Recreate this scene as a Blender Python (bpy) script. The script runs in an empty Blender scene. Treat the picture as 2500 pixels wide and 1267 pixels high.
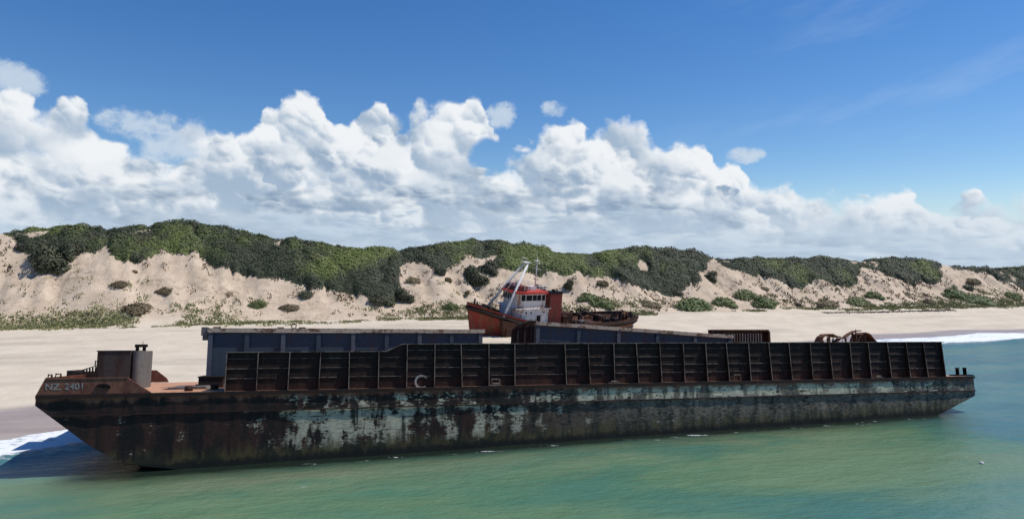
import bpy, math, random
import numpy as np
from mathutils import Matrix, Vector, Euler

random.seed(7)
RNG = np.random.default_rng(11)
R = math.radians
SC = bpy.context.scene
COL = SC.collection

# ------------------------------------------------------------------ camera, sun, sky, exposure
F, CX, HY, CZ = 1650.0, 1250.0, 652.0, 12.8      # focal length and horizon of the photograph in its pixels; drone height
cam_d = bpy.data.cameras.new('camera')
cam_d.sensor_width = 36; cam_d.lens = 36 * F / 2500
cam_d.clip_start = 0.5; cam_d.clip_end = 30000
cam = bpy.data.objects.new('camera', cam_d); COL.objects.link(cam)
cam.location = (0, 0, CZ); cam.rotation_euler = (R(90) + math.atan((HY - 633.5) / F), 0, 0)
SC.camera = cam

SUN_AZ, SUN_EL = R(9), R(57)                     # azimuth from +X towards +Y
sd = Vector((math.cos(SUN_AZ) * math.cos(SUN_EL), math.sin(SUN_AZ) * math.cos(SUN_EL), math.sin(SUN_EL)))
sun_d = bpy.data.lights.new('sun', 'SUN'); sun_d.energy = 4.3; sun_d.angle = R(0.5); sun_d.color = (1, .96, .9)
sun = bpy.data.objects.new('sun', sun_d); COL.objects.link(sun)
sun.rotation_euler = sd.to_track_quat('Z', 'Y').to_euler()

SC.view_settings.view_transform = 'Standard'
SC.view_settings.look = 'None'
SC.view_settings.gamma = 1
SC.view_settings.exposure = 0.0
SC.cycles.max_bounces = 6

# ------------------------------------------------------------------ node expressions
class E:
    def __init__(s, g, sock): s.g, s.s = g, sock
    def __add__(a, b): return a.g.m('ADD', a, b)
    __radd__ = __add__
    def __sub__(a, b): return a.g.m('SUBTRACT', a, b)
    def __rsub__(a, b): return a.g.m('SUBTRACT', b, a)
    def __mul__(a, b): return a.g.m('MULTIPLY', a, b)
    __rmul__ = __mul__
    def __truediv__(a, b): return a.g.m('DIVIDE', a, b)
    def __pow__(a, b): return a.g.m('POWER', a, b)
class Tree:
    def __init__(s, nt): s.nt = nt
    def n(s, t, **kw):
        nd = s.nt.nodes.new(t)
        for k, v in kw.items(): setattr(nd, k, v)
        return nd
    def put(s, sock, v):
        if isinstance(v, E): s.nt.links.new(v.s, sock)
        elif v is not None: sock.default_value = v
    def m(s, op, a, b=None, c=None, clamp=False):
        nd = s.n('ShaderNodeMath', operation=op, use_clamp=clamp)
        for i, v in enumerate((a, b, c)):
            if v is not None: s.put(nd.inputs[i], v)
        return E(s, nd.outputs[0])
    def clamp(s, a): return s.m('ADD', a, 0.0, clamp=True)
    def smooth(s, x, a, b, lo=0.0, hi=1.0):
        nd = s.n('ShaderNodeMapRange', interpolation_type='SMOOTHSTEP')
        s.put(nd.inputs[0], x)
        for i, v in ((1, a), (2, b), (3, lo), (4, hi)): s.put(nd.inputs[i], v)
        return E(s, nd.outputs[0])
    def xyz(s, x, y, z):
        nd = s.n('ShaderNodeCombineXYZ')
        for i, v in enumerate((x, y, z)): s.put(nd.inputs[i], v)
        return E(s, nd.outputs[0])
    def sep(s, v):
        nd = s.n('ShaderNodeSeparateXYZ'); s.put(nd.inputs[0], v)
        return [E(s, o) for o in nd.outputs]
    def noise(s, vec, scale=1.0, detail=4, rough=.55, dist=0.0):
        nd = s.n('ShaderNodeTexNoise')
        s.put(nd.inputs['Vector'], vec); s.put(nd.inputs['Scale'], scale); s.put(nd.inputs['Detail'], detail)
        s.put(nd.inputs['Roughness'], rough); s.put(nd.inputs['Distortion'], dist)
        return E(s, nd.outputs['Fac'])
    def voro(s, vec, scale=1.0, detail=2, rough=.5, smooth=1.0):
        nd = s.n('ShaderNodeTexVoronoi', feature='SMOOTH_F1', normalize=True, voronoi_dimensions='2D')
        s.put(nd.inputs['Vector'], vec); s.put(nd.inputs['Scale'], scale); s.put(nd.inputs['Detail'], detail)
        s.put(nd.inputs['Roughness'], rough); s.put(nd.inputs['Smoothness'], smooth)
        return E(s, nd.outputs['Distance'])
    def mix(s, f, a, b, blend='MIX'):
        nd = s.n('ShaderNodeMix', data_type='RGBA', blend_type=blend)
        s.put(nd.inputs['Factor'], f)
        for k, v in (('A', a), ('B', b)):
            sock = [i for i in nd.inputs if i.name == k and i.type == 'RGBA'][0]
            s.put(sock, v if isinstance(v, E) else (*v, 1))
        return E(s, [o for o in nd.outputs if o.type == 'RGBA'][0])
    def curve(s, x, pts):                         # pts: (x, y) both inside 0..1
        nd = s.n('ShaderNodeFloatCurve'); s.put(nd.inputs['Value'], x)
        c = nd.mapping.curves[0]
        pts = sorted(pts)
        while len(c.points) > 2: c.points.remove(c.points[-1])
        c.points[0].location = pts[0]; c.points[1].location = pts[-1]
        for p in pts[1:-1]: c.points.new(*p)
        nd.mapping.extend = 'HORIZONTAL'
        nd.mapping.update()
        return E(s, nd.outputs[0])
    def attr(s, name, out='Fac'):
        return E(s, s.n('ShaderNodeAttribute', attribute_name=name).outputs[out])
    def coord(s, out='Object'):
        return E(s, s.n('ShaderNodeTexCoord').outputs[out])
    def pos(s):
        return E(s, s.n('ShaderNodeNewGeometry').outputs['Position'])
    def bump(s, h, strength=.3, dist=.05):
        nd = s.n('ShaderNodeBump'); nd.inputs['Strength'].default_value = strength; nd.inputs['Distance'].default_value = dist
        s.put(nd.inputs['Height'], h)
        return E(s, nd.outputs[0])

# ------------------------------------------------------------------ world: Nishita sky with a bank of cumulus
W = bpy.data.worlds.new('World'); SC.world = W; W.use_nodes = True
W.node_tree.nodes.clear()
g = Tree(W.node_tree)
sky = g.n('ShaderNodeTexSky', sky_type='NISHITA', sun_disc=False)
sky.sun_elevation = SUN_EL; sky.sun_rotation = R(90) - SUN_AZ
sky.air_density = 1.0; sky.dust_density = 0.1; sky.ozone_density = 3.0
hs = g.n('ShaderNodeHueSaturation'); hs.inputs['Saturation'].default_value = 1.32; hs.inputs['Value'].default_value = 1.0; hs.inputs['Hue'].default_value = .508
W.node_tree.links.new(sky.outputs[0], hs.inputs['Color'])
d3 = g.coord('Generated')
dx, dy, dz = g.sep(d3)
U = g.m('ARCTAN2', dx, dy)
V = g.m('ARCSINE', dz)
def uv_of(px, py):
    u = math.atan((px - CX) / F)
    return u, math.atan((HY - py) / F * math.cos(u))
def top_curve(pts, x):
    out = []
    for px, py in pts:
        u, v = uv_of(px, py)
        out.append(((u + .8) / 1.6, v / .4))
    return g.curve(x, out) * .4
def n2(x, y, detail=4, rough=.55):
    nd = g.n('ShaderNodeTexNoise', noise_dimensions='2D')
    g.put(nd.inputs['Vector'], g.xyz(x, y, 0.0)); nd.inputs['Scale'].default_value = 1.0
    nd.inputs['Detail'].default_value = detail; nd.inputs['Roughness'].default_value = rough
    return E(g, nd.outputs['Fac'])
def lump(x, y, sc, sx, sy, sm):
    """rounded heads of cumulus: distance to the head's middle and how far its surface turns towards the sun"""
    px_, py_ = x * sc + sx, y * sc + sy
    nd = g.n('ShaderNodeTexVoronoi', feature='SMOOTH_F1', voronoi_dimensions='2D')
    g.put(nd.inputs['Vector'], g.xyz(px_, py_, 0.0)); nd.inputs['Scale'].default_value = 1.0; nd.inputs['Detail'].default_value = 0
    nd.inputs['Smoothness'].default_value = sm
    cx_, cy_, _ = g.sep(E(g, nd.outputs['Position']))
    return E(g, nd.outputs['Distance']), (px_ - cx_) * .55 + (py_ - cy_) * .83
def layer(tops, seed, sc, amp, soft, H, squash=1.0, warp=.03, white=(.9, .92, .95), grey=(.33, .45, .6), relief=1.0, lift=0.0, gap=0.0, hole=False):
    wv = n2(U * 15.0 + seed * 5.0, V * 18.0 * squash + seed, 4, .65) - .5
    wu = n2(U * 15.0 - seed * 3.0, V * 18.0 * squash + seed * 2.0, 4, .65) - .5
    x = U + wu * warp
    y = V * squash + wv * warp
    top = top_curve(tops, (x + .8) / 1.6)
    d1, s1 = lump(x, y, sc, seed * 3.7, seed * 1.9, .55)
    d2, s2 = lump(x, y, sc * 2.2, seed * 1.3, seed * 4.1, .5)
    d3, s3 = lump(x, y, sc * 5.0, seed * 2.3, seed * 7.7, .45)
    fn = n2(U * 75.0 + seed, V * 75.0 * squash, 4, .6) - .5
    big = n2(U * 6.0 + seed * 9.0, V * 9.0 * squash, 3, .5)
    calm = g.smooth(n2(U * 8.0 + seed, V * 10.0 * squash - seed, 2, .5), .36, .62)
    hd = (.42 - d1) * .55 + (.42 - d2) * .42 + (.42 - d3) * .22
    f = top - V + hd * amp + fn * amp * (.42 - calm * .3)
    a = g.smooth(f / (1.9 - calm * 1.2), 0.0, soft)
    if hole:
        hb_ = g.m('MAXIMUM', g.m('MAXIMUM', blob(402, 368, .05, .025), blob(300, 312, .055, .025)), blob(1190, 380, .04, .035))
        a = a * (1.0 - g.smooth(hb_ * .9 - hd * .9 - fn * .3, .15, .6))
    if gap: a = a * g.smooth(big + hd * .35 + fn * .1, gap, gap + .20)
    sh = (s1 * 1.0 + s2 * (calm * .62 + .16) + s3 * (calm * .26 + .06)) * relief
    dep = g.clamp(f / H)
    br = g.clamp(.80 - dep * .46 + sh + (big - .5) * 1.5 * g.smooth(dep, .1, .8) + fn * .12 + lift)
    col = g.mix(g.smooth(br, 0.05, .95), grey, white)
    return a, col
T1 = [(-400, 240), (-150, 215), (0, 232), (60, 240), (100, 258), (160, 250), (205, 250), (220, 300), (260, 325), (330, 335), (400, 330), (436, 320), (448, 286),
      (520, 292), (595, 302), (640, 270), (700, 243), (775, 232), (796, 262), (806, 305), (828, 300), (850, 285), (890, 260), (960, 266), (975, 300), (992, 300), (1010, 262),
      (1070, 245), (1120, 232), (1175, 240), (1190, 285), (1205, 340), (1280, 352), (1300, 335), (1340, 302), (1390, 284), (1425, 292), (1432, 318), (1448, 305), (1470, 290),
      (1520, 288), (1560, 312), (1610, 342), (1690, 352), (1735, 352), (1745, 378), (1790, 385), (1818, 400), (1826, 448), (1860, 462), (1930, 462), (1990, 470),
      (2060, 478), (2130, 470), (2190, 468), (2215, 452), (2232, 462), (2250, 492), (2330, 490), (2370, 482), (2420, 508), (2470, 505), (2510, 485), (2700, 460), (3000, 430)]
T2 = [(-400, 330), (0, 345), (60, 350), (110, 400), (180, 390), (250, 355), (340, 335), (375, 365), (400, 405), (420, 375), (470, 345), (540, 330), (600, 345), (680, 330), (740, 310),
      (800, 300), (815, 350), (900, 330), (1000, 310), (1090, 325), (1130, 350), (1200, 365), (1270, 365), (1330, 340), (1400, 350), (1480, 370), (1560, 372), (1640, 372),
      (1720, 410), (1800, 445), (1850, 500), (1950, 500), (2060, 505), (2200, 500), (2350, 520), (2500, 520), (2900, 490)]
T3 = [(-400, 450), (0, 450), (90, 440), (200, 455), (300, 440), (400, 440), (520, 420), (640, 432), (760, 425), (900, 415), (1020, 430), (1150, 420), (1260, 430), (1380, 415),
      (1520, 430), (1650, 450), (1800, 500), (1950, 525), (2150, 530), (2400, 550), (2600, 550), (2900, 540)]
T4 = [(-400, 520), (0, 505), (200, 520), (400, 530), (600, 505), (900, 505), (1200, 520), (1500, 515), (1800, 545), (2100, 565), (2500, 580), (2900, 580)]
sky_str = .114
sh = g.n('ShaderNodeBackground'); g.put(sh.inputs[0], E(g, hs.outputs[0])); sh.inputs[1].default_value = sky_str
sh = sh.outputs[0]
# thin veil, high wisps
veil = n2(U * 3.0 + V * 3.0, V * 16.0 - U * 4.0, 5, .6)
va = g.smooth(veil, .5, .8) * g.smooth(V, .07, .2) * g.smooth(U, .0, .6) * .1
wisp = n2(U * 26.0 + 5.5, V * 34.0, 5, .62)
def blob(px, py, ru, rv):
    u, v = uv_of(px, py)
    q = g.m('POWER', (U - u) / ru, 2.0) + g.m('POWER', (V - v) / rv, 2.0)
    return g.smooth(q, 1.0, 0.0)
wb = blob(1352, 268, .030, .018)
for c in ((15, 195, .05, .04), (345, 305, .07, .03), (430, 360, .06, .05), (1225, 285, .035, .03), (1815, 378, .04, .018)):
    wb = g.m('MAXIMUM', wb, blob(*c))
wa = g.smooth(wisp + wb * .5, .66, 1.05) * g.smooth(wb, 0.0, .5) * .8
layers = [(va, g.mix(0.5, (.75, .82, .9), (.75, .82, .9))), (wa, g.mix(wisp, (.45, .57, .72), (.72, .8, .87))),
          layer(T1, 1.3, 11.5, .060, .014, .12, hole=True, white=(.87, .90, .93), grey=(.37, .48, .62)),
          layer(T2, 8.1, 13.5, .085, .022, .07, hole=True, white=(.82, .86, .90), grey=(.31, .42, .56), squash=1.25, gap=.40, lift=-.05),
          layer(T3, 15.2, 11.0, .070, .030, .055, white=(.62, .70, .78), grey=(.22, .32, .46), squash=2.2, relief=.75, gap=.40, lift=-.06),
          layer(T4, 23.9, 14.0, .055, .032, .04, white=(.52, .63, .75), grey=(.25, .37, .52), squash=4.2, relief=.5, gap=.36)]
layers.append((g.smooth(V + (veil - .5) * .03, .115, .02) * .62, g.mix(veil, (.50, .62, .75), (.62, .72, .82))))
for a, col in layers:
    bg = g.n('ShaderNodeBackground'); g.put(bg.inputs[0], col); bg.inputs[1].default_value = 1.0
    mx = g.n('ShaderNodeMixShader'); g.put(mx.inputs[0], a)
    W.node_tree.links.new(sh, mx.inputs[1]); W.node_tree.links.new(bg.outputs[0], mx.inputs[2])
    sh = mx.outputs[0]
wo = g.n('ShaderNodeOutputWorld'); W.node_tree.links.new(sh, wo.inputs[0])
try:
    W.cycles.sampling_method = 'MANUAL'; W.cycles.sample_map_resolution = 512
except Exception: pass

# ------------------------------------------------------------------ mesh helpers
def link(name, me, mat=None, parent=None):
    o = bpy.data.objects.new(name, me); COL.objects.link(o)
    if mat and me is not None and len(me.materials) == 0: me.materials.append(mat)
    if parent is not None: o.parent = parent
    return o
def tag(o, label=None, cat=None, group=None, kind=None):
    for k, v in (('label', label), ('category', cat), ('group', group), ('kind', kind)):
        if v: o[k] = v
    return o
def empty(name, loc=(0, 0, 0), rot=(0, 0, 0), label=None, cat=None, group=None):
    o = link(name, None); o.location = loc; o.rotation_euler = rot; o.empty_display_size = .5
    return tag(o, label, cat, group)
class MB:
    def __init__(s): s.v, s.f, s.sm = [], [], []
    def add(s, vs, fs, smooth=False):
        b = len(s.v); s.v += [tuple(v) for v in vs]; s.f += [tuple(i + b for i in f) for f in fs]; s.sm += [smooth] * len(fs)
        return s
    def box(s, x0, x1, y0, y1, z0, z1):
        return s.prism([(x0, z0), (x1, z0), (x1, z1), (x0, z1)], y0, y1)
    def prism(s, poly, y0, y1):                  # polygon in x,z pulled along y
        n = len(poly)
        vs = [(x, y0, z) for x, z in poly] + [(x, y1, z) for x, z in poly]
        fs = [tuple(range(n)), tuple(range(2 * n - 1, n - 1, -1))] + [(i, i + n, (i + 1) % n + n, (i + 1) % n) for i in range(n)]
        return s.add(vs, fs)
    def tube(s, pts, r, n=8, cap=True):
        pts = [Vector(p) for p in pts]; rs = r if isinstance(r, (list, tuple)) else [r] * len(pts)
        vs, fs = [], []
        for i, p in enumerate(pts):
            t = (pts[min(i + 1, len(pts) - 1)] - pts[max(i - 1, 0)]).normalized()
            a = t.cross(Vector((0, 0, 1)) if abs(t.z) < .9 else Vector((1, 0, 0))).normalized(); b = t.cross(a)
            for k in range(n):
                q = 2 * math.pi * k / n
                vs.append(p + (a * math.cos(q) + b * math.sin(q)) * rs[i])
        for i in range(len(pts) - 1):
            for k in range(n):
                fs.append((i * n + k, i * n + (k + 1) % n, (i + 1) * n + (k + 1) % n, (i + 1) * n + k))
        if cap: fs += [tuple(range(n - 1, -1, -1)), tuple(range((len(pts) - 1) * n, len(pts) * n))]
        return s.add(vs, fs, True)
    def grid(s, P, smooth=True):                 # P: rows of points
        P = np.asarray(P); a, b = P.shape[:2]
        fs = [(i * b + j, i * b + j + 1, (i + 1) * b + j + 1, (i + 1) * b + j) for i in range(a - 1) for j in range(b - 1)]
        return s.add([tuple(p) for p in P.reshape(-1, 3)], fs, smooth)
    def build(s, name, mat, parent=None):
        me = bpy.data.meshes.new(name); me.from_pydata(s.v, [], s.f)
        me.polygons.foreach_set('use_smooth', s.sm); me.update()
        return link(name, me, mat, parent)
def np_mesh(name, V, Fq, mat, smooth=False, attrs=None):
    me = bpy.data.meshes.new(name)
    V = np.ascontiguousarray(V, dtype=np.float32); Fq = np.ascontiguousarray(Fq, dtype=np.int32)
    k = Fq.shape[1]
    me.vertices.add(len(V)); me.vertices.foreach_set('co', V.ravel())
    me.loops.add(Fq.size); me.loops.foreach_set('vertex_index', Fq.ravel())
    me.polygons.add(len(Fq)); me.polygons.foreach_set('loop_start', np.arange(0, Fq.size, k, dtype=np.int32))
    me.polygons.foreach_set('loop_total', np.full(len(Fq), k, dtype=np.int32))
    me.polygons.foreach_set('use_smooth', np.full(len(Fq), smooth))
    me.update(calc_edges=True)
    for an, av in (attrs or {}).items():
        if av.ndim == 1:
            at = me.attributes.new(an, 'FLOAT', 'POINT'); at.data.foreach_set('value', av.astype(np.float32))
        else:
            at = me.attributes.new(an, 'FLOAT_COLOR', 'POINT')
            at.data.foreach_set('color', np.concatenate([av, np.ones((len(av), 1))], 1).astype(np.float32).ravel())
    if mat: me.materials.append(mat)
    return me

def hash2(ix, iy, seed):
    h = (ix.astype(np.int64) * 374761393 + iy.astype(np.int64) * 668265263 + seed * 1442695041) & 0x7fffffff
    h = ((h ^ (h >> 13)) * 1274126177) & 0x7fffffff
    return ((h ^ (h >> 16)) & 0xffff) / 65535.0
def vnoise(x, y, seed=0):
    x = np.asarray(x, float); y = np.asarray(y, float)
    ix, iy = np.floor(x).astype(np.int64), np.floor(y).astype(np.int64); fx, fy = x - ix, y - iy
    fx = fx * fx * (3 - 2 * fx); fy = fy * fy * (3 - 2 * fy)
    a, b = hash2(ix, iy, seed), hash2(ix + 1, iy, seed); c, d = hash2(ix, iy + 1, seed), hash2(ix + 1, iy + 1, seed)
    return (a * (1 - fx) + b * fx) * (1 - fy) + (c * (1 - fx) + d * fx) * fy
def fbm(x, y, seed=0, oct=4):
    s, a, n = 0, .5, 0
    for i in range(oct):
        s = s + a * vnoise(x * 2 ** i, y * 2 ** i, seed + i * 17); n += a; a *= .55
    return s / n
def sstep(x, a, b):
    t = np.clip((x - a) / (b - a), 0, 1); return t * t * (3 - 2 * t)

# ------------------------------------------------------------------ materials
def new_mat(name):
    m = bpy.data.materials.new(name); m.use_nodes = True
    t = Tree(m.node_tree); b = [n for n in m.node_tree.nodes if n.type == 'BSDF_PRINCIPLED'][0]
    return m, t, b
def steel(name, paint, rust=(.075, .03, .016), amount=.5, scale=1.2, streak=3.0, rough=.75, dark=(.02, .012, .01), bump=.25, darkamt=.35, aft=None):
    """old painted steel: paint, rust showing through in drips and patches, black scale"""
    m, t, b = new_mat(name)
    o = t.coord(); x, y, z = t.sep(o)
    n1 = t.noise(t.xyz(x * scale, y * scale, z * scale / streak), 1.0, 6, .65, .4)
    n2 = t.noise(o, scale * 4.0, 5, .65)
    n3 = t.noise(t.xyz(x * .6, y * .6, z * .35), scale, 4, .6)
    k = t.smooth(n1 + (n2 - .5) * .45, 1.0 - amount - .09, 1.0 - amount + .09)
    if aft: k = t.m('MAXIMUM', k, t.smooth(x + (n1 - .5) * 6.0, aft, aft + 2.0))
    rc = t.mix(t.smooth(n3 + (n2 - .5) * .4, .62 - darkamt * .4, .8 - darkamt * .4), rust, dark)
    rc = t.mix(n2 * .5, rc, tuple(min(1, c * 1.9) for c in rust))
    pc = t.mix(t.smooth(n2, .35, .75) * .5, paint, tuple(c * .6 for c in paint))
    t.put(b.inputs['Base Color'], t.mix(k, pc, rc))
    b.inputs['Roughness'].default_value = rough
    b.inputs['Specular IOR Level'].default_value = .25
    t.put(b.inputs['Normal'], t.bump(n2 + n1 * .6, bump, .03))
    return m
M_RUST = steel('rust', (.085, .036, .02), rust=(.055, .023, .013), amount=.55, darkamt=.6)
M_HOUSE = steel('deck_house_paint', (.052, .045, .040), rust=(.040, .024, .018), amount=.45, darkamt=.5, scale=1.0, streak=5.0)
M_SCRAP = steel('orange_rust', (.20, .085, .04), rust=(.11, .045, .022), amount=.5, darkamt=.5, scale=1.6)
M_DARK = steel('dark_rust', (.024, .015, .012), rust=(.034, .015, .010), amount=.5, darkamt=.8)
M_COAM = steel('coaming_steel', (.020, .0105, .0075), rust=(.046, .017, .010), amount=.45, darkamt=.8, scale=1.6)
M_EDGE = steel('worn_edge', (.22, .185, .155), rust=(.06, .035, .028), amount=.47, scale=2.4, darkamt=.3)
M_RIM = steel('beige_rim', (.44, .375, .285), rust=(.12, .07, .045), amount=.42, scale=1.3, streak=1.0, darkamt=.3)
M_BLUE = steel('blue_plate', (.042, .062, .084), rust=(.055, .042, .038), amount=.38, scale=.7, darkamt=.35, dark=(.018, .022, .04))
M_BLUE2 = steel('pale_blue_stiffener', (.085, .10, .125), rust=(.055, .050, .055), amount=.4, scale=1.0, darkamt=.3)
M_DECK = steel('rusted_deck', (.56, .31, .19), rust=(.36, .18, .10), amount=.5, scale=.8, streak=.25, darkamt=.15, dark=(.10, .05, .03))
M_RED = steel('red_hull_paint', (.24, .036, .026), rust=(.15, .060, .030), aft=15.5, amount=.47, scale=.8, darkamt=.35)
M_FUN = steel('red_brown_casing', (.165, .03, .024), rust=(.085, .028, .02), amount=.45, scale=1.0, darkamt=.25)
M_REDTOP = steel('bright_red', (.50, .055, .04), rust=(.3, .06, .04), amount=.3, scale=1.5)
M_WHITE = steel('white_paint', (.66, .62, .585), rust=(.24, .105, .055), amount=.41, scale=.9, darkamt=.2, streak=3.5)
M_MAST = steel('mast_paint', (.68, .66, .62), rust=(.3, .2, .14), amount=.22, scale=2.0, darkamt=.2)
M_GREY = steel('weathered_grey', (.15, .14, .13), rust=(.09, .062, .042), amount=.42, scale=1.2, streak=8.0, darkamt=.2)
M_LETTER = steel('worn_lettering', (.30, .29, .27), rust=(.05, .042, .04), amount=.40, scale=4.0)
M_BLACK, _t, _b = new_mat('black_opening'); _b.inputs['Base Color'].default_value = (.006, .006, .007, 1); _b.inputs['Roughness'].default_value = .6; _b.inputs['Specular IOR Level'].default_value = .15
M_WOOD = steel('driftwood', (.09, .065, .045), rust=(.05, .035, .025), amount=.5, scale=2.0)

def hull_mat():
    m, t, b = new_mat('barge_hull_paint')
    o = t.coord(); x, y, z = t.sep(o)
    wx, wy, wz = t.sep(t.pos())
    fine = t.noise(t.xyz(x * 2.6, y, z * 7.0), 1.0, 6, .68, .6)
    med = t.noise(t.xyz(x * 1.05, y, z * .42), 1.0, 5, .62, .5)
    plate = t.noise(t.xyz(x * .55, y, z * .2 + 9.0), 1.0, 3, .5)
    streak = t.noise(t.xyz(x * 2.4, y, z * .22), 1.0, 4, .6)
    hor = t.noise(t.xyz(x * .5, y, z * 5.5), 1.0, 4, .6)
    # where paint has survived: whole flank in the forward half, mainly the strake under the deck edge further aft
    up = t.smooth(z, 3.86, 3.9)
    belt = up * t.smooth(z, 4.98, 4.8)
    zup = belt * t.curve(x / 73.0, [(0, .0), (.17, .1), (.21, .42), (.36, .42), (.40, .34), (.46, .5), (.52, .62), (.85, .62), (.9, .5), (.97, .4), (1, .1)])
    zlo = (1.0 - up) * t.smooth(wz, .15, 1.1) * t.curve(x / 73.0, [(0, .10), (.06, .26), (.13, .22), (.19, .46), (.22, .66), (.33, .66), (.41, .5), (.48, .34), (.6, .26), (.75, .18), (1, .12)])
    zone = zup + zlo
    colx = t.noise(t.xyz(x * .8, 0.0, z * .30 + up * 7.0), 1.0, 5, .62)
    chip = t.noise(t.xyz(x * 3.2, y, z * 9.0), 1.0, 4, .7)
    blot = t.noise(t.xyz(x * .75, 4.0, z * 1.1), 1.0, 3, .55)
    pm = t.smooth(med * .35 + blot * .45 + fine * .40 + (chip - .5) * .22 + zone * .36, .75, .815) * t.smooth(zone, .03, .2)
    gapn = t.noise(t.xyz(x * .42, 11.0, z * .22), 1.0, 4, .6)
    pm = pm * (1.0 - t.smooth(gapn + (fine - .5) * .35 + (med - .5) * .3, .53, .60))
    pm = pm * (1.0 - t.smooth(hor, .57, .64) * .85) * (1.0 - t.smooth(plate + (streak - .5) * .5 + (fine - .5) * .25, .58, .66) * .9) * (1.0 - t.smooth(colx + (fine - .5) * .3, .54, .62))
    rust = t.mix(t.smooth(med + (fine - .5) * .5, .40, .60), (.011, .008, .006), (.042, .0165, .0115))
    rust = t.mix(t.smooth(streak + (fine - .5) * .3, .52, .68) * .75, rust, (.006, .007, .006))
    rust = t.mix(t.smooth(x, 26.0, 46.0) * t.smooth(fine * .6 + med * .4, .36, .62) * .85, rust, (.22, .205, .155))
    rust = t.mix(t.smooth(streak, .42, .30) * t.smooth(x, 20.0, 40.0) * .7 * up, rust, (.14, .055, .035))
    pc = t.mix(t.smooth(fine, .35, .7), (.40, .37, .255), (.73, .68, .49))
    pc = t.mix((1.0 - up) * .5, pc, (.25, .25, .19))
    c = t.mix(pm, rust, pc)
    alg = t.smooth(wz + (streak - .5) * 2.6 + (fine - .5) * .8, 1.45, .45)
    c = t.mix(alg * .85, c, t.mix(t.smooth(med, .4, .6), (.022, .026, .012), (.075, .065, .022)))
    c = t.mix(t.smooth(wz + (fine - .5) * .5 + (streak - .5) * .8, .62, .25) * .92, c, (.006, .008, .006))
    c = t.mix(t.smooth(z + (fine - .5) * .6 + (med - .5) * 1.3, 4.55, 4.85) * .85, c, t.mix(t.smooth(med, .4, .6), (.13, .045, .030), (.22, .095, .055)))
    t.put(b.inputs['Base Color'], c)
    b.inputs['Roughness'].default_value = .7; b.inputs['Specular IOR Level'].default_value = .3
    dents = t.noise(t.xyz(x * 1.6, y, z * .7), 1.0, 3, .5)
    t.put(b.inputs['Normal'], t.bump(fine * .5 + pm * .25 + dents * 1.5, .35, .06))
    return m
M_HULL = hull_mat()

def sand_mat():
    m, t, b = new_mat('beach_sand')
    p = t.pos(); x, y, z = t.sep(p)
    wet = t.attr('wet'); dune = t.attr('dune')
    n = t.noise(p, .25, 6, .6); n2 = t.noise(p, 1.8, 6, .65); n3 = t.noise(t.xyz(x * .035 , y * .22 - x * .066, z), 1.0, 5, .6)
    dry = t.mix(t.smooth(n, .3, .7), (.56, .475, .36), (.635, .545, .42))
    dry = t.mix(t.smooth(n3, .50, .66) * .45 * (1.0 - dune), dry, (.36, .305, .245))
    dn = t.mix(t.smooth(n, .35, .65), (.50, .39, .28), (.60, .475, .35))
    c = t.mix(dune, dry, dn)
    sp = t.smooth(t.noise(p, .9, 5, .75) + (t.noise(p, .12, 3, .5) - .5) * .5, .56, .66) * dune
    c = t.mix(sp * .6, c, (.25, .18, .12))
    c = t.mix(t.smooth(t.noise(p, .35, 6, .7), .5, .7) * dune * .45, c, (.33, .25, .175))
    c = t.mix(t.smooth(n2, .62, .72) * .16, c, (.40, .34, .27))
    wc = t.mix(t.smooth(n3, .4, .6), (.33, .265, .23), (.41, .34, .29))
    c = t.mix(wet, c, wc)
    t.put(b.inputs['Base Color'], c)
    t.put(b.inputs['Roughness'], t.smooth(wet, 0.0, 1.0, .95, .38))
    b.inputs['Specular IOR Level'].default_value = .3
    t.put(b.inputs['Normal'], t.bump(n * 1.6 + n2 * .7 * (dune + .3), .5, .4))
    return m
M_SAND = sand_mat()

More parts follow.
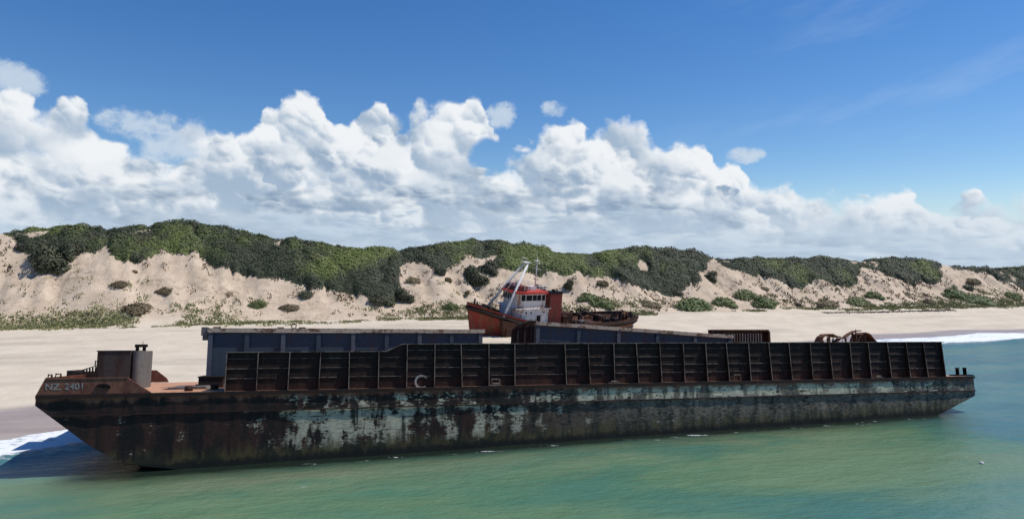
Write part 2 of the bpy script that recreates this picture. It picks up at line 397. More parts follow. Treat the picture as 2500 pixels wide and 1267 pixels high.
def water_mat():
    m, t, b = new_mat('sea_water')
    p = t.pos(); x, y, z = t.sep(p)
    foam = t.attr('foam'); turb = t.attr('turbid'); lace = t.attr('lace')
    q = t.xyz(x * .035 + y * .012, y * .085 - x * .022, 0.0)
    n1 = t.noise(q, 1.0, 5, .6, .6)
    n2 = t.noise(t.xyz(x * .35, y * .75, 3.0), 1.0, 5, .65)
    green = t.mix(t.smooth(n1 + (n2 - .5) * .25, .36, .64), (.076, .180, .105), (.142, .222, .118))
    teal = t.mix(t.smooth(n1, .4, .62), (.058, .160, .165), (.095, .215, .200))
    c = t.mix(t.clamp(turb + (n1 - .5) * 1.9), teal, green)
    c = t.mix(t.attr('milky') * t.smooth(n1 + n2 * .3, .45, .8), c, (.24, .25, .17))
    c = t.mix(t.clamp(t.attr('painted_reflection') * 1.15 + (n2 - .5) * .5 * t.smooth(t.attr('painted_reflection'), 0.0, .3)), c, (.012, .020, .014))  # hull's dark reflection mixed into the water colour
    f1 = t.noise(t.xyz(x * .55 + y * .1, y * 1.3 - x * .2, 0.0), 1.0, 6, .7, .8)
    f2 = t.noise(t.xyz(x * 1.1, y * 2.6, 0.0), 1.0, 5, .7)
    fm = t.smooth(f1 * .5 + f2 * .5 + foam - .5, .44, .58)
    lc = t.smooth(f1 * .6 + f2 * .4 + lace * .5 - .25, .53, .62) * t.smooth(lace, .02, .3)
    fm = t.m('MAXIMUM', fm, lc * .5)
    t.put(b.inputs['Base Color'], t.mix(fm, c, (.78, .80, .82)))
    t.put(b.inputs['Roughness'], t.smooth(fm, 0.0, 1.0, .14, .9))
    b.inputs['IOR'].default_value = 1.33; b.inputs['Specular IOR Level'].default_value = .32
    w1 = t.noise(t.xyz(x * .9 + y * .35, y * 2.0 - x * .5, 0.0), 1.0, 4, .6, .5)
    w2 = t.noise(t.xyz(x * 2.6, y * 5.0 - x * .8, 1.0), 1.0, 4, .6)
    w3 = t.noise(t.xyz(x * .16, y * .42 - x * .1, 1.0), 1.0, 3, .5)
    t.put(b.inputs['Normal'], t.bump(w3 * 3.0 + w1 * 1.2 + w2 * .5 + fm * .6, .5, .22))
    return m
M_WATER = water_mat()

def leaf_mat(name, dark, light, dry=(.16, .11, .05), dryamt=.2, rnd=False):
    m, t, b = new_mat(name)
    p = t.pos()
    n = t.noise(p, .22, 3, .6); n2 = t.noise(p, 2.2, 3, .7)
    k = t.attr('tint')
    if rnd:
        ob = t.n('ShaderNodeObjectInfo'); k = k * .6 + E(t, ob.outputs['Random']) * .5
    c = t.mix(t.smooth(k + (n2 - .5) * .6, .15, .95), dark, light)
    c = t.mix(t.smooth(n + (n2 - .5) * .3, .58, .72) * dryamt, c, dry)
    t.put(b.inputs['Base Color'], c)
    b.inputs['Roughness'].default_value = .65; b.inputs['Specular IOR Level'].default_value = .25
    return m
M_THICKET = leaf_mat('thicket_leaves', (.052, .062, .034), (.145, .175, .050), (.125, .098, .068), .5)
M_BUSH_D = leaf_mat('dark_shrub_leaves', (.062, .066, .044), (.10, .108, .056), (.135, .10, .065), .6, True)
M_BUSH_G = leaf_mat('green_shrub_leaves', (.10, .135, .045), (.165, .185, .07), (.2, .17, .08), .4, True)
M_BUSH_B = leaf_mat('dry_shrub_leaves', (.13, .098, .055), (.20, .16, .085), (.2, .14, .08), .5, True)
M_GRASS = leaf_mat('dune_grass_blades', (.21, .215, .085), (.36, .34, .17), (.42, .36, .20), .6)
M_SCRUB = leaf_mat('dead_scrub', (.09, .06, .038), (.24, .18, .115), (.22, .17, .10), .5)
M_WEED, _t, _b = new_mat('dry_seaweed'); _b.inputs['Base Color'].default_value = (.27, .22, .185, 1); _b.inputs['Roughness'].default_value = .9

# ------------------------------------------------------------------ shore frame: s along the foot of the dunes, t inland
AS = R(16.7); CA, SA = math.cos(AS), math.sin(AS)
def st2xy(s, t): return s * CA - t * SA, 141 + s * SA + t * CA
def xy2st(x, y): return x * CA + (y - 141) * SA, -x * SA + (y - 141) * CA
def shore_t(s):
    base = np.interp(s, [-400, -140, -62, -40, -13, 25, 58, 97, 150, 400, 1500], [-112, -96, -74, -68, -58, -46, -40, -36.5, -33, -30, -30])
    return base + 1.2 * np.sin(s * .11) + .8 * np.sin(s * .23 + 1)
SKYLINE = [(-600, 575), (-200, 566), (0, 560), (40, 548), (100, 543), (150, 548), (210, 543), (260, 552), (330, 548), (400, 540), (470, 535), (520, 540), (560, 552), (640, 565), (700, 575), (760, 585),
           (790, 597), (830, 592), (870, 600), (920, 605), (960, 600), (1040, 598), (1100, 588), (1170, 577), (1230, 586), (1290, 592), (1340, 605), (1370, 614), (1400, 618), (1450, 612), (1520, 604),
           (1600, 602), (1640, 612), (1690, 607), (1740, 622), (1790, 630), (1850, 624), (1920, 628), (2000, 625), (2060, 626), (2110, 634), (2140, 627), (2200, 627), (2290, 637), (2350, 643),
           (2400, 648), (2450, 651), (2500, 648), (2700, 650), (3200, 648), (5000, 650)]
SKX, SKYY = np.array(SKYLINE).T
CAN = 2.0
def crest(s):
    s = np.asarray(s, float)
    tc = np.full(s.shape, 34.0)
    for _ in range(6):
        x, y = st2xy(s, tc)
        y = np.maximum(y, 30)
        px = CX + F * x / y
        zc = CZ + y * (HY - np.interp(px, SKX, SKYY)) / F - CAN
        tc = np.clip(1.72 * (zc - 2.4), 12, 46)
    return tc, zc
S_TAB = np.arange(-420, 1600, 2.0)
_tc, _zc = crest(S_TAB)
_k = np.ones(5) / 5
ZC_TAB = np.convolve(np.pad(_zc, 2, 'edge'), _k, 'valid'); TC_TAB = np.convolve(np.pad(_tc, 2, 'edge'), _k, 'valid')
def height(s, t):
    s = np.asarray(s, float); t = np.asarray(t, float)
    ts = shore_t(s); d = t - ts; L = -ts
    zb = np.where(d < 0, np.maximum(.040 * d, -3.5), np.where(d < 13, .032 * d, .416 + 2.0 * np.clip((d - 13) / (L - 13), 0, 1.4) ** .85))
    zb = zb + .05 * (fbm(s * .05, t * .25, 3) - .5) * sstep(d, 4, 15)
    # a low step of wind-cut sand where the beach ends
    zb = zb + .30 * sstep(t, -6.5 + 2 * np.sin(s * .05), -5.5 + 2 * np.sin(s * .05)) * sstep(s, 20, 60)
    tc = np.interp(s, S_TAB, TC_TAB); zc = np.interp(s, S_TAB, ZC_TAB)
    sp = fbm(s * .045 + 3, t * .012, 21, 3) - .5                   # spurs and slides run down the slope
    tt = t + 11 * sp * np.clip(1 - t / (tc + 1), 0, 1)
    u = np.clip(tt / tc, 0, 1)
    prof = .82 * u ** 1.12 + .18 * sstep(u, .25, .95)
    prof = np.where(u > .86, prof + (1 - prof) * sstep(u, .86, 1.0) * .6, prof)
    b0 = zb
    z = b0 + (zc - 2.4) * prof
    rough = (fbm(s * .16, t * .16, 5, 4) - .5)
    z = z + rough * 1.6 * sstep(tt, 1, 10) * (1 - .6 * sstep(t, tc * .85, tc))
    gul = np.abs(fbm(s * .22 + .05 * t, t * .02, 33, 3) - .5)
    z = z - 1.2 * sstep(.12 - gul, 0, .12) * sstep(tt, 3, 12) * (1 - sstep(t, tc * .6, tc * .95))
    back = np.clip(t - tc, 0, None)
    z = np.where(t > tc, np.minimum(z, zc) - np.minimum(back * .07, 4.0) - sstep(back, 60, 400) * np.maximum(zc - 9, 0) * .6, z)
    return z
def height_xy(x, y):
    return height(*xy2st(x, y))
def proj(x, y, z):
    return CX + F * x / y, HY + F * (CZ - z) / y
def hit(px, py, lift=0.0):
    D = np.arange(60, 330, .25)
    x = D * (px - CX) / F; z = CZ - D * (py - HY) / F
    h = height_xy(x, D) + lift
    k = np.argmax(z < h) if np.any(z < h) else len(D) - 1
    return float(x[k]), float(D[k]), float(h[k] - lift)

def stretch(dense, outer):
    lo = [v for v in outer if v < dense[0] - 1]; hi = [v for v in outer if v > dense[-1] + 1]
    return np.array(lo + list(dense) + hi)
def grid_faces(a, b):
    i = np.arange(a - 1)[:, None] * b + np.arange(b - 1)[None, :]
    i = i.ravel()
    return np.stack([i, i + 1, i + b + 1, i + b], 1)

# beach and dunes: one sheet
ss = stretch(np.arange(-160, 240, 1.0), [-420, -380, -340, -300, -270, -240, -215, -190, -172, 246, 256, 270, 290, 320, 360, 420, 500, 620, 800, 1100, 1500])
tt = stretch(np.arange(-95, 70, .8), [-200, -160, -130, -110, 74, 82, 95, 115, 140, 180, 240, 320, 450, 650, 900, 1300, 2000, 3200, 5000])
S2, T2g = np.meshgrid(ss, tt)
Zg = height(S2, T2g); Xg, Yg = st2xy(S2, T2g)
dsh = T2g - shore_t(S2)
wk = np.interp(S2, [-30, 30], [1.0, .5])
wet = 1 - sstep(dsh / wk + 5 * (fbm(S2 * .06, T2g * .05, 8) - .5), 9.5, 13.5)
dune = sstep(T2g, -4, 5)
terr_me = np_mesh('beach', np.stack([Xg.ravel(), Yg.ravel(), Zg.ravel()], 1), grid_faces(len(tt), len(ss)), M_SAND, True,
                  {'wet': wet.ravel(), 'dune': dune.ravel()})
tag(link('beach', terr_me), kind='structure')

# ------------------------------------------------------------------ barge frame
B_YAW, B_PITCH, B_ROLL = R(15), R(1.45), R(-7)
LB, WB, HB = 72.6, 18.0, 5.1
BROT = Euler((B_ROLL, B_PITCH, B_YAW)).to_matrix()
B_CORNER = Vector((-29.1, 41.4, 4.95))           # bow corner of the deck edge on this side
B_ORG = B_CORNER - BROT @ Vector((0, 0, HB))
BM = Matrix.Translation(B_ORG) @ BROT.to_4x4()
BINV = BM.inverted()
CAMP = Vector((0, 0, CZ))
def bl(px, py, yl):
    """barge-frame x, z of the picture point on the lengthwise plane y = yl"""
    a = BINV @ CAMP; b = BINV @ Vector(((px - CX) / F * 10, 10, CZ - (py - HY) / F * 10))
    d = b - a; k = (yl - a.y) / d.y
    p = a + d * k
    return p.x, p.z

# sea: one sheet to the horizon
wx = stretch(np.arange(-75, 150, .75), [-9000, -6000, -4000, -2500, -1500, -900, -600, -400, -280, -200, -150, -115, -90, 170, 200, 240, 300, 400, 550, 800, 1200, 2000, 3500, 6000, 9000])
wy = stretch(np.arange(24, 150, .75), [-9000, -5000, -2500, -1200, -600, -300, -150, -70, -30, 0, 12, 160, 175, 200, 240, 300, 400, 600, 1000, 2000, 4000, 9000])
WX, WY = np.meshgrid(wx, wy)
ws, wt = xy2st(WX, WY)
wd = wt - shore_t(ws)
ux, uy = math.cos(B_YAW), math.sin(B_YAW)
KX, KY = B_ORG.x, B_ORG.y
la = (WX - KX) * ux + (WY - KY) * uy; lc = -(WX - KX) * uy + (WY - KY) * ux     # along / across the barge
near = np.exp(-((lc + 1.0 - .008 * la + .22 * np.sin(la * .9) * np.sin(la * .23)) / .50) ** 2) * sstep(la, 9, 16) * (1 - sstep(la, 68, 71)) * .49
bandw = np.interp(ws, [-62, -20, 40, 60, 100, 200], [13, 9, 8, 13, 17, 18])
surf = sstep(wd, -bandw, -bandw * .45) * (.62 + .28 * (fbm(ws * .07, wd * .18, 4) - .5))
surf = np.where(wd > -bandw * .55, np.maximum(surf, .60), surf)
foam = np.clip(np.maximum(surf * .95, near), 0, 1)
lace = np.exp(-(((la - 17) / 8) ** 2 + ((lc + 5.0 + .05 * la) / 1.3) ** 2)) * .5 + np.exp(-(((la - 60) / 14) ** 2 + ((lc + 1.2) / 1.0) ** 2)) * .45 + np.exp(-(((la - 42) / 6) ** 2 + ((lc + 1.0) / .8) ** 2)) * .35
turb = sstep(-lc, -2, 2) * (1 - sstep(la + .5 * lc, 58, 74)) * (1 - .75 * sstep(-lc, 9, 22) * sstep(la, 18, 60))
turb = np.where(la > 66, turb * .6, turb)
milky = np.exp(-((lc + 3.0) / 3.2) ** 2) * .55 * (1 - sstep(la, 40, 66)) * sstep(la, 3, 12) + sstep(wd, -26, -10) * .25 * (1 - sstep(ws, 0, 30)) * sstep(-lc, 3, 8)
painted_reflection = np.exp(-np.clip(-(lc + .75 - .008 * la), 0, 50) / np.interp(la, [0, 10, 40, 66, 72], [1.5, 1.5, 1.2, 1.5, .5])) * sstep(la, 0, 4) * (1 - sstep(la, 68, 72)) * (lc > -12)  # dark band painted along the hull: its reflection and sunken side
dense = (np.abs(WX - 37) < 112) & (WY > 24) & (WY < 150)
wz = np.where(dense, .10 * (fbm(WX * .10 + WY * .03, WY * .26 - WX * .06, 9, 3) - .5) + .05 * (fbm(WX * .5, WY * .9 - WX * .2, 19, 2) - .5), 0)
wz = wz + np.where(dense, .32 * np.exp(-((wd + bandw * .72 + 1.5 * np.sin(ws * .13)) / 1.1) ** 2) * fbm(ws * .09, wd * .02, 77, 2), 0)
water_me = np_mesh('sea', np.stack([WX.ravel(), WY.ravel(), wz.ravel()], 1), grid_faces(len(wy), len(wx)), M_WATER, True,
                   {'foam': foam.ravel(), 'turbid': np.clip(turb, 0, 1).ravel(), 'lace': lace.ravel(), 'milky': np.clip(milky, 0, 1).ravel(), 'painted_reflection': painted_reflection.ravel()})
tag(link('sea', water_me), kind='structure')

# ------------------------------------------------------------------ barge
barge = empty('cargo_barge', B_ORG, (B_ROLL, B_PITCH, B_YAW),
              'long rusty flat barge with peeling pale green paint aground in the shallows', 'barge')
# hull: side outline pulled across, both flanks finely divided so the plating can be dished
hb = MB()
def zbot(x): return float(np.interp(x, [0, 3.1, 4.6, 6.2, 8.2, 11, 16, 62.6, 69.2, LB], [4.5, 2.0, 1.1, .62, .33, .12, 0, 0, 2.15, 3.42]))
xs = np.linspace(0, LB, 300)
for yy, sgn in ((0, 1), (WB, -1)):
    P = []
    for k in np.linspace(0, 1, 21):
        row = []
        for x in xs:
            z = zbot(x) + (HB - zbot(x)) * k
            fr = abs(math.sin(math.pi * x / 1.95))
            dent = -.035 * fr * math.sin(math.pi * k) + .05 * (float(vnoise(x * .35, z * .6, 3)) - .5) * math.sin(math.pi * k)
            row.append((x, yy - sgn * dent, z))
        P.append(row if sgn > 0 else row[::-1])
    hb.grid(P)
# bottom, ends
bt = [(x, zbot(x)) for x in xs]
hb.grid([[(x, 0, z) for x, z in bt][::-1], [(x, WB, z) for x, z in bt][::-1]], False)
hb.add([(0, 0, 4.5), (0, WB, 4.5), (0, WB, HB), (0, 0, HB)], [(0, 3, 2, 1)])
hb.add([(LB, 0, 3.42), (LB, WB, 3.42), (LB, WB, HB), (LB, 0, HB)], [(0, 1, 2, 3)])
hull = hb.build('hull', M_HULL, barge)
dk = MB(); dk.grid([[(x, y, HB) for x in np.linspace(0, LB, 60)] for y in np.linspace(0, WB, 16)], False)
dk.build('deck', M_DECK, barge)
rr = MB()
rr.box(.95, LB + .05, -.10, -.002, 3.80, 3.88)
rr.box(.0, LB + .06, -.10, -.002, HB - .20, HB + .03)
rr.box(LB, LB + .09, 0, WB, 3.8, 3.9)
rr.build('rub_rail', M_DARK, barge)
sk = MB()
for yy in (3.0,): sk.prism([(66.2, 1.35), (69.0, 2.3), (70.1, 2.5), (70.1, .9), (66.8, .3)], yy, yy + .25)
sk.build('skeg', M_DARK, barge)
# raised bow bulwark: plate along the side, across the bow, stays inside
bw_h = 1.08
fb = MB()
side = [(0, HB + .03), (10.0 - 3.6, HB + .03), (5.0, HB + bw_h * .9), (.45, HB + bw_h)]
fb.prism(side, -.02, .10)
xe_, xs_ = bl(414, 930, WB)[0], bl(384, 904, WB)[0]
fb.prism([(0, HB + .03), (xe_, HB + .03), (xe_ - .15, HB + .35), (xs_, HB + bw_h), (.45, HB + bw_h)], WB - .1, WB + .02)
fb.prism([(-.02, 4.48), (.12, 4.48), (.12, HB), (.57, HB + bw_h), (.43, HB + bw_h), (-.02, HB)], .1, WB - .1)
for i in range(7):
    yy = 1.2 + i * 2.6
    fb.prism([(.2, HB), (1.3, HB), (.58, HB + bw_h * .92)], yy, yy + .05)
for xx in (1.6, 2.8, 4.0, 5.0): fb.box(xx, xx + .05, .1, .5, HB, HB + bw_h * .86)
fb.box(.45, 5.0, -.06, .16, HB + bw_h * .9, HB + bw_h * .9 + .06)
bul = fb.build('bow_bulwark', M_HULL, barge)
# fairlead opening in the bulwark
fx, fz = bl(255, 943, 0)
fl = MB()
ring = [(fx + .38 * math.cos(a), -.06, fz + .17 * math.sin(a)) for a in np.linspace(0, 2 * math.pi, 17)]
fl.tube(ring, .05, 6, False); fl.prism([(fx + .34 * math.cos(a), fz + .14 * math.sin(a)) for a in np.linspace(0, 2 * math.pi, 12, endpoint=False)], -.045, -.03)
fl.build('fairlead', M_DARK, barge)
# lettering
def text_mesh(name, txt, size, x, z, y, mat, parent, rot=0.0):
    cu = bpy.data.curves.new(name, 'FONT'); cu.body = txt; cu.size = size; cu.extrude = .006; cu.offset = .006
    tmp = bpy.data.objects.new('tmp', cu); COL.objects.link(tmp)
    me = bpy.data.meshes.new_from_object(tmp.evaluated_get(bpy.context.evaluated_depsgraph_get()))
    bpy.data.objects.remove(tmp); bpy.data.curves.remove(cu)
    me.transform(Matrix.Translation((x, y, z)) @ Matrix.Rotation(rot, 4, 'Y') @ Matrix.Rotation(R(90), 4, 'X'))
    me.materials.clear(); me.materials.append(mat)
    return link(name, me, None, parent)
tx, tz = bl(112, 951, 0)
text_mesh('lettering', 'NZ. 2401', .55, tx, tz, -.03, M_LETTER, barge)

# coaming: the dark wall along the deck, with its frames
def coam_h(x): return 2.52 if x < 21.2 else (3.02 if x > 22.3 else 2.52 + .5 * (x - 21.2) / 1.1)
C0, C1 = bl(551, 955, .55)[0], bl(2305, 920, .55)[0]
YC = .75
cm = MB()
cm.prism([(C0, HB), (C1, HB), (C1, HB + 3.02), (22.3, HB + 3.02), (21.2, HB + 2.52), (C0, HB + 2.52)], YC, YC + .06)
cm.box(C1 - .06, C1, YC + .06, WB - .75, HB, HB + 3.02)
cm.box(C0, C0 + .06, YC + .06, 5.2, HB, HB + 2.52)
cm.box(C0, C1, WB - .81, WB - .75, HB, HB + 2.6)
st_ = MB(); rs_ = random.Random(9)
nb = 30; pitch = (C1 - C0) / nb
for i in range(nb):
    x0 = C0 + i * pitch
    h = coam_h(x0 + .2)
    rows = 3 if h < 2.8 else 4
    for r in range(rows):
        z = HB + h - .42 - r * (h - .6) / rows * 1.02
        xe = x0 + pitch - .06
        st_.box(x0 + .04, xe - rs_.choice((0, 0, 0, .2, .7)), YC - .065, YC, z + rs_.uniform(-.02, .02), z + .03)
coam = cm.build('coaming', M_COAM, barge)
st_.build('stringer_rib', M_EDGE, coam)
rim = MB(); rim.box(C0, 21.15, YC - .16, YC + .16, HB + 2.52, HB + 2.57)
rim.prism([(21.15, HB + 2.52), (22.3, HB + 3.02), (22.3, HB + 3.07), (21.15, HB + 2.57)], YC - .16, YC + .16)
rim.box(22.3, C1 + .35, YC - .16, YC + .16, HB + 3.02, HB + 3.07)
rim.build('coaming_rim', M_EDGE, coam)
rr_ = random.Random(3)
for i in range(nb + 1):
    if i == 11: continue                          # one frame is missing
    x0 = C0 + i * pitch; h = coam_h(x0 + .1)
    top, bot = .20, .36 + rr_.uniform(-.04, .04)
    bend = rr_.uniform(-.07, .07); x0 += rr_.uniform(-.04, .04)
    fm_ = MB()
    fm_.add([(x0 - .01, YC, HB), (x0 - .01, YC - bot, HB), (x0 - .01 + bend, YC - top, HB + h), (x0 - .01, YC, HB + h),
             (x0 + .015, YC, HB), (x0 + .015, YC - bot, HB), (x0 + .015 + bend, YC - top, HB + h), (x0 + .015, YC, HB + h)],
            [(0, 1, 2, 3), (7, 6, 5, 4), (1, 5, 6, 2), (0, 4, 5, 1), (3, 2, 6, 7)])
    fo = fm_.build('frame', M_COAM, coam)
    fe = MB()
    fe.add([(x0 - .02, YC - bot - .002, HB), (x0 + .028, YC - bot - .002, HB), (x0 + .028 + bend, YC - top - .002, HB + h), (x0 - .02 + bend, YC - top - .002, HB + h),
            (x0 - .02, YC - bot - .022, HB), (x0 + .028, YC - bot - .022, HB), (x0 + .028 + bend, YC - top - .022, HB + h), (x0 - .02 + bend, YC - top - .022, HB + h)],
           [(0, 1, 2, 3), (7, 6, 5, 4), (0, 4, 5, 1), (1, 5, 6, 2), (2, 6, 7, 3), (3, 7, 4, 0)])
    me = fe.build('x', M_EDGE).data; bpy.data.objects.remove(bpy.data.objects['x'])
    # flange belongs to the frame: join the meshes, keep both materials
    n0 = len(fo.data.vertices)
    vs = [v.co[:] for v in fo.data.vertices] + [v.co[:] for v in me.vertices]
    fs = [tuple(p.vertices) for p in fo.data.polygons] + [tuple(k + n0 for k in p.vertices) for p in me.polygons]
    nm = bpy.data.meshes.new('frame'); nm.from_pydata(vs, [], fs); nm.materials.append(M_COAM); nm.materials.append(M_EDGE)
    nf = len(fo.data.polygons)
    for k, p in enumerate(nm.polygons): p.material_index = 0 if k < nf else 1
    fo.data = nm
# big painted C and small rusted hoops low on the coaming
cx_, cz_ = bl(1008, 944, YC - .12)
text_mesh('painted_letter', 'C', 1.35, cx_, cz_, YC - .13, M_LETTER, barge, R(9))
for px in (1210, 1800):
    hx, hz = bl(px, 938, YC - .3)
    hp = MB(); hp.tube([(hx - .3, YC - .3, HB), (hx - .3, YC - .3, HB + .48), (hx + .3, YC - .3, HB + .48), (hx + .3, YC - .3, HB)], .035, 6)
    hp.build('hoop', M_EDGE, barge)
for px, pw in ((1210, .8), (1500, .9), (2145, .7)):
    hx, hz = bl(px, 938, .2)
    hp = MB(); hp.box(hx - pw / 2, hx + pw / 2, .02, .42, HB, HB + .07); hp.tube([(hx - pw * .3, .2, HB + .05), (hx - pw * .3, .2, HB + .17), (hx + pw * .3, .2, HB + .17), (hx + pw * .3, .2, HB + .05)], .04, 6)
    hp.build('fairlead', M_EDGE, barge)
bx, _ = bl(2345, 915, 1.4)
bo = MB(); bo.box(bx - .95, bx + .95, 1.0, 1.8, HB, HB + .1)
for q in (-.42, .42): bo.tube([(bx + q, 1.4, HB + .1), (bx + q, 1.4, HB + .66), (bx + q, 1.4, HB + .66), (bx + q, 1.4, HB + .72)], [.15, .15, .2, .2], 12)
bo.build('bollard', M_BLACK, barge)

# deck house at the bow
yh = 7.0
a0 = bl(240, 857, yh); a1 = bl(322, 857, yh); a2 = bl(353, 857, yh)
zt = a1[1]
dh = MB(); dh.box(a0[0], a1[0], yh, yh + 3.0, HB, zt)
dh.box(a0[0] - .06, a1[0], yh - .05, yh + 3.06, zt, zt + .07)
house = dh.build('deck_house', M_HOUSE, barge)
tk = MB()
n = 14; pc = [((a1[0] + a2[0]) / 2 + (a2[0] - a1[0]) / 2 * math.cos(q), yh + .55 - .62 * math.sin(q)) for q in np.linspace(0, math.pi, n)]
vs = [(x, y, z) for z in (HB, zt + .03) for x, y in [(a2[0], yh + 2.6)] + pc + [(a1[0] + .02, yh + 2.6)]]
k = n + 2
tk.add(vs, [(i, (i + 1) % k, (i + 1) % k + k, i + k) for i in range(k)] + [tuple(range(2 * k - 1, k - 1, -1))])
tk.build('round_trunk', M_GREY, house)
pa = bl(333, 840, yh + .8); pb = bl(359, 857, yh + .8); zl = zt + .03
po = MB()
for xx in (pa[0] + .12, pb[0] - .16): po.tube([(xx, yh + .8, zl), (xx, yh + .8, pa[1])], .12, 10)
po.box(pa[0] - .02, pb[0] + .03, yh + .62, yh + .98, pa[1] - .22, pa[1]); po.tube([((pa[0] + pb[0]) / 2 + .1, yh + .8, pa[1]), ((pa[0] + pb[0]) / 2 + .1, yh + .8, pa[1] + .22)], .02, 5)
po.build('mooring_bitts', M_DARK, house)
k0 = bl(486, 925, 6.0); k1 = bl(546, 925, 6.0)
hx_ = MB(); hx_.box(k0[0], k1[0], 6.0, 8.4, HB, HB + .75); hx_.box(k0[0] - .06, k1[0] + .06, 5.94, 8.46, HB + .75, HB + .83); hx_.build('hatch', M_DARK, barge)
k0 = bl(402, 940, 5.0)
pl_ = MB(); pl_.prism([(k0[0], HB + .01), (k0[0] + 3.0, HB + .01), (k0[0] + 2.8, HB + .20), (k0[0] + .5, HB + .14)], 4.2, 6.6); pl_.build('bent_plate', M_GREY, barge)
for qx, qy in ((8.2, 2.0), (9.6, 3.4)):
    mb = MB(); mb.tube([(qx, qy, HB), (qx, qy, HB + .28), (qx, qy, HB + .34)], [.26, .26, .16], 12); mb.build('deck_vent', M_RUST, barge)
# windlass in front of the house: bed, drum, gear teeth
v0 = bl(170, 908, yh); v1 = bl(241, 908, yh)
wl = MB(); wl.box(v0[0], v1[0], yh, yh + 2.2, HB, v0[1])
wl.box(v0[0] - .1, v0[0] + .3, yh - .1, yh + 2.3, v0[1] - .6, v0[1] + .12)
wind = wl.build('windlass', M_DARK, barge)
te = MB(); zc_ = v0[1]
for i in range(8):
    xx = v0[0] + .75 + i * .19; te.box(xx, xx + .08, yh + .4, yh + .52, zc_, zc_ + .16 + .05 * i)
te.tube([(v0[0] + .7, yh + .46, zc_ + .14), (v1[0], yh + .46, zc_ + .52)], .035, 6)
te.tube([(v0[0] + 1.5, yh + .46, zc_ + .4), (v0[0] + 1.5, yh + .46, zc_ + .8), (v0[0] + 1.62, yh + .46, zc_ + .72)], .04, 6)
te.build('railing', M_DARK, wind)
for pxl, pxr, hh in ((118, 128, .16), (136, 150, .2)):
    q0 = bl(pxl, 922, .3); q1 = bl(pxr, 922, .3)
    ch = MB(); ch.tube([(q0[0], .3, HB + bw_h * .9), (q0[0] + .05, .3, HB + bw_h + hh), (q1[0], .3, HB + bw_h + hh), (q1[0], .3, HB + bw_h * .9)], .06, 6)
    ch.build('chock', M_RUST, barge)

# ------------------------------------------------------------------ blue steel bins on the deck
def on_deck(name, label, cat, lx, ly, lz=HB, dyaw=0.0, dpitch=0.0, group=None):
    o = empty(name, BM @ Vector((lx, ly, lz)), label=label, cat=cat, group=group)
    o.rotation_euler = (BROT @ Euler((0, dpitch, dyaw)).to_matrix()).to_euler()
    return o
YB = 7.0
l0 = bl(512, 800, YB); l1 = bl(1176, 803, YB)
HL = (l0[1] + l1[1]) / 2 - HB; LL = l1[0] - l0[0]
left = on_deck('steel_bin', 'longer of two blue steel cargo bins, beige rim level, on the barge deck', 'cargo bin', l0[0], YB, HB, 0, math.atan2(l0[1] - l1[1], LL))
def bin_parts(root, L, H, nst, depth=2.6, h0=0.0, seed=1):
    rb = random.Random(seed)
    b = MB()
    b.box(0, L, 0, .08, h0, H - .3); b.box(0, .08, .08, depth, h0, H - .3); b.box(L - .08, L, .08, depth, h0, H - .3); b.box(.08, L - .08, depth - .08, depth, h0, H - .3)
    # lap strakes and weld lines on the plate
    for i in range(nst):
        x0 = L * i / nst + .3; x1 = L * (i + 1) / nst - .25
        if rb.random() < .8: b.box(x0, x0 + (x1 - x0) * rb.uniform(.5, 1), -.02, -.001, H * .62, H * .62 + .03)
    b.build('plating', M_BLUE, root)
    r_ = MB(); y0 = -.22
    x = -.1
    while x < L + .1:                              # the rim was welded up from lengths of angle bar
        x2 = min(L + .25, x + rb.uniform(3.5, 6.5)); dz = rb.uniform(-.02, .02)
        r_.box(x, x2 - .03, y0, .12, H - .3 + dz, H + dz)
        x = x2
    r_.box(-.1, L + .1, depth - .12, depth + .2, H - .12, H + .1)
    r_.build('rim', M_RIM, root)
    for i in range(nst + 1):
        xx = min(max(L * i / nst, .05), L - .2)
        s_ = MB(); s_.box(xx - .03, xx + .17, -.14, -.002, h0, H - .32); s_.box(xx - .09, xx + .23, -.17, -.14, h0, H - .32)
        s_.build('stiffener', M_BLUE2 if i % 2 == 0 else M_BLUE, root)
bin_parts(left, LL, HL, 8, 3.0, 0, 2)
en = MB(); en.box(-.55, -.1, -.1, .5, HL - .55, HL + .08); en.box(-.45, -.1, .0, .4, HL - .9, HL - .548); en.build('end_bracket', M_GREY, left)
en = MB(); en.tube([(-.3, .3, .55), (.05, .3, .55)], .22, 10); en.build('roller', M_DARK, left)
en = MB(); en.box(-.6, 2.2, -.9, -.25, .0, .25); en.build('sill', M_GREY, left)
for xx in (.2, 4.8, 6.4):
    bits = MB(); bits.box(xx, xx + .5, .3, .6, HL, HL + .12); bits.build('cleat', M_RUST, left)
bits = MB()
ring = [(6.0 + .18 * math.cos(a), .8, HL + .22 + .18 * math.sin(a)) for a in np.linspace(0, 2 * math.pi, 13)]
bits.tube(ring, .045, 6, False)
bits.build('lifting_lug', M_RUST, left)

